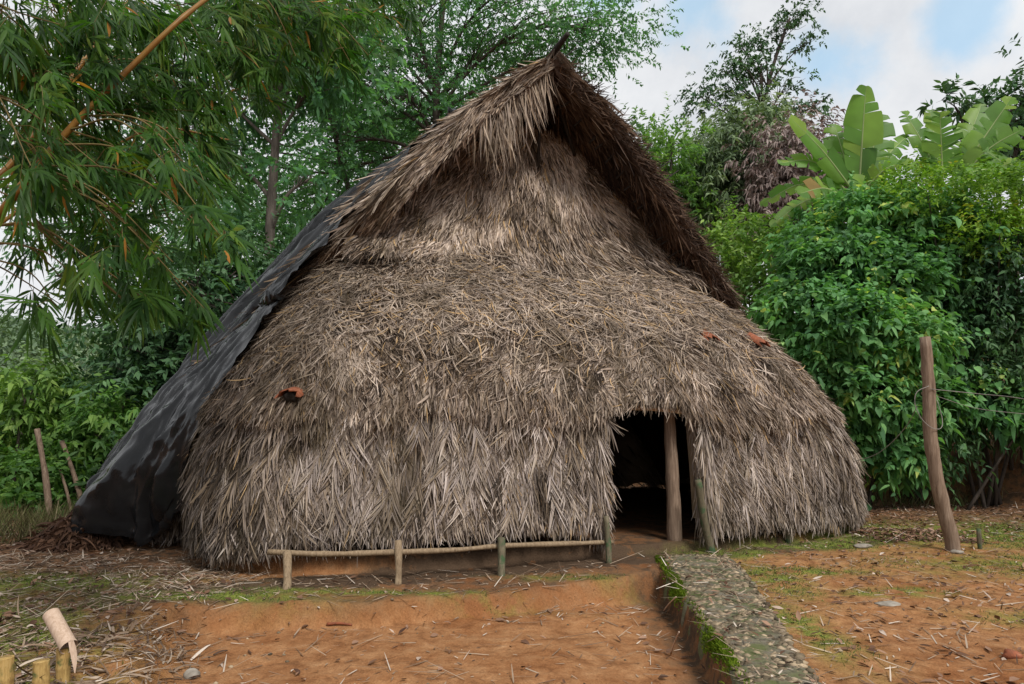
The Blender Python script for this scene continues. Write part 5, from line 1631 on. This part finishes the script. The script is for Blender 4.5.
P = scatter(19000, [(-8.5, -2.6, 3.8, 8.5, 6.5), (-3, 1.7, 3.8, 7.2, 0.5), (1.5, 8, 3.8, 10, 2.0), (-8, -4.4, 8, 12, 1.0), (-4, 1.2, 6.5, 8.2, 0.5), (5.5, 10, 10, 13, 0.8)])
n = len(P)
a = rng.uniform(0, 6.28, n)
mb = MB()
D = np.stack([np.cos(a), np.sin(a), rng.normal(0.06, 0.12, n)], 1)
blades(mb, P + [0, 0, 0.008], D, np.array([0, 0, 1.0]) + rdir(n) * 0.35, rng.exponential(0.085, n) + 0.03, rng.uniform(0.004, 0.013, n), (0.8, 1, 0.8, 0.3), rnd=np.clip(rng.normal(0.5, 0.28, n), 0, 1))
tag(mb.build("straw_litter", M['litter']), kind="stuff")
P = scatter(8200, [(-8.5, -2.8, 3.8, 8.0, 1.6), (-8, -4.6, 8, 12, 1.0), (1.7, 9, 3.8, 10, 1.3), (4.6, 11, 10.0, 13.5, 2.4), (4.9, 6.3, 9.3, 10.6, 1.0), (-3, 1.7, 3.8, 7.2, 0.15)])
n = len(P)
a = rng.uniform(0, 6.28, n)
mb = MB()
D = np.stack([np.cos(a), np.sin(a), rng.normal(0.05, 0.2, n)], 1)
blades(mb, P + [0, 0, 0.012], D, np.array([0, 0, 1.0]) + rdir(n) * 0.5, rng.uniform(0.03, 0.11, n), rng.uniform(0.015, 0.045, n), (0.2, 1, 0.8, 0.05), droop=rng.uniform(-0.3, 0.3, n), rnd=rng.random(n), fold=0.2)
tag(mb.build("fallen_leaves", M['deadleaf']), kind="stuff")
P = scatter(1000, [(-4.2, -2.3, 3.7, 5.6, 1.0)])
n = len(P)
a = rng.uniform(0, 6.28, n)
mb = MB()
D = np.stack([np.cos(a), np.sin(a), np.abs(rng.normal(0.15, 0.35, n))], 1)
blades(mb, P + [0, 0, 0.01], D, np.array([0, 0, 1.0]) + rdir(n) * 0.7, rng.uniform(0.06, 0.26, n), rng.uniform(0.006, 0.024, n), (0.7, 1, 0.9, 0.6, 0.1), droop=rng.uniform(0, 0.6, n), rnd=np.clip(rng.normal(0.4, 0.3, n), 0, 1), fold=0.2, bend=rng.normal(0, 0.35, n))
tag(mb.build("dry_sheath_litter", M['litter']), kind="stuff")
# pebbles and clods
mb = MB()
P = scatter(420, [(-3, 1.6, 3.8, 7.0, 1), (2, 8, 3.8, 9.5, 1.6), (-7, -2.8, 4, 8, 1)])
for k, p in enumerate(P):
    V, F = protos[k % 6]
    s = min(0.03, rng.exponential(0.006) + 0.005)
    mb.add(V * s * [1, 0.8, 0.6] + p + [0, 0, s * 0.25], None, F, rng.random())
tag(mb.build("pebbles", M['cobble']), kind="stuff")
# moss tufts along the path edge and short grass on the mossy ground
n = 26000
yy = rng.uniform(3.2, 8.3, n)
dens = 0.5 + 0.5 * fbm(np.stack([yy, 0 * yy, 0 * yy], -1), 1.6, 3, 171)
kk = rng.random(n) < np.clip(dens * 2.2 - 0.45, 0.04, 1)
yy = yy[kk]; n = len(yy)
wd = rng.normal(0.02, 0.026, n) + 0.03 * fbm(np.stack([yy, 0 * yy, 0 * yy], -1), 5, 2, 3)
xx = xl(PATH_L, yy) + wd
zz = np.where(wd < 0, 0.035 + wd * 1.5, 0.045 - wd * 0.1)
mb = MB()
blades(mb, np.stack([xx, yy, zz - 0.005], 1), nrm(rdir(n) * 0.7 + [-0.3, 0, 0.8]), rdir(n), rng.uniform(0.012, 0.035, n), rng.uniform(0.005, 0.012, n), (1, 0.8, 0.1), rnd=rng.random(n))
tag(mb.build("moss_edge", M['moss']), kind="stuff")
n = 160000
q = np.stack([rng.uniform(-7, 9.5, n), rng.uniform(3.8, 11.5, n)], 1)
zg, ms, hm, bk_ = ground_z(q[:, 0].copy(), q[:, 1].copy(), True)
nn_ = fbm(np.column_stack([q, 0 * zg]), 2.5, 4, 181)
kk = (ms * (0.6 + 0.8 * nn_)) > rng.random(n) * 0.7 + 0.15
u, v = uv_of(q[:, 0], q[:, 1])
kk &= ~((v > 0.1) & (np.abs(u) < 5.2))
onp = (q[:, 0] > xl(PATH_L, q[:, 1]) - 0.05) & (q[:, 0] < xl(PATH_R, q[:, 1])) & (q[:, 1] < 8.4)
kk &= ~onp
P = np.column_stack([q, zg])[kk]; n = len(P)
mb = MB()
blades(mb, P, nrm(rdir(n) * 0.6 + [0, 0, 0.8]), rdir(n), rng.uniform(0.012, 0.04, n), rng.uniform(0.004, 0.009, n), (1, 0.8, 0.1), rnd=rng.random(n))
tag(mb.build("short_grass", M['grass']), kind="stuff")
# weeds and dry grass at the left margin and below the right bank
mb = MB()
P = scatter(4200, [(-9.5, -6.2, 9.2, 13, 2.0), (7.0, 12, 13.0, 14.5, 0.5)])
n = len(P)
blades(mb, P, nrm(rdir(n) * 0.45 + [0, 0, 0.9]), rdir(n), rng.uniform(0.15, 0.55, n), rng.uniform(0.006, 0.018, n), (1, 0.8, 0.5, 0.05), droop=rng.uniform(0, 0.4, n), rnd=rng.random(n))
tag(mb.build("dry_weeds", M['weed']), kind="stuff")

# a few single objects one can point to on the ground
def stick(a, b, r, label, mat='litter', name="fallen_stick"):
    mb = MB()
    tube(mb, smooth_pts([a, (np.array(a) + b) / 2 + [0, 0, 0.01], b], 8), np.linspace(r, r * 0.6, 8), 6, wob=0.2)
    tag(mb.build(name, M[mat], origin=a), label, "stick")


stick(gp(327, 622) + [0, 0, 0.02], gp(352, 627) + [0, 0, 0.015], 0.014, "reddish brown stick lying on the yard below the earth bank", 'clay')
stick(gp(664, 612) + [0, 0, 0.01], at(676, 597, 5.95), 0.009, "pale stick leaning on the mossy edge of the cobbled path", 'cut_bamboo')
stick(gp(671, 655) + [0, 0, 0.01], at(679, 632, 5.0), 0.008, "second pale stick propped on the path edge, nearer the camera", 'cut_bamboo')
STN = ["flat grey stone on the moss right of the cobbled path", "pale stone at the foot of the tall post", "small pale stone beside the moss near the hut's right end", "reddish lump of stone on the right-hand dirt", "rounded stone on the yard's lower left rim"]
for k, (x, y, sx, sy, sz) in enumerate(((888, 605, 0.11, 0.07, 0.02), (957, 553, 0.07, 0.05, 0.03), (862, 547, 0.13, 0.08, 0.03), (1013, 657, 0.06, 0.05, 0.035), (192, 677, 0.06, 0.05, 0.04))):
    p = gp(x, y)
    V, F = rock_proto(50 + k, 3)
    mb = MB().add(V * [sx, sy, sz] + p + [0, 0, sz * 0.4], None, F)
    tag(mb.build("stone", M['clay'] if k == 3 else M['stone'], origin=p, smooth=True), STN[k], "stone")
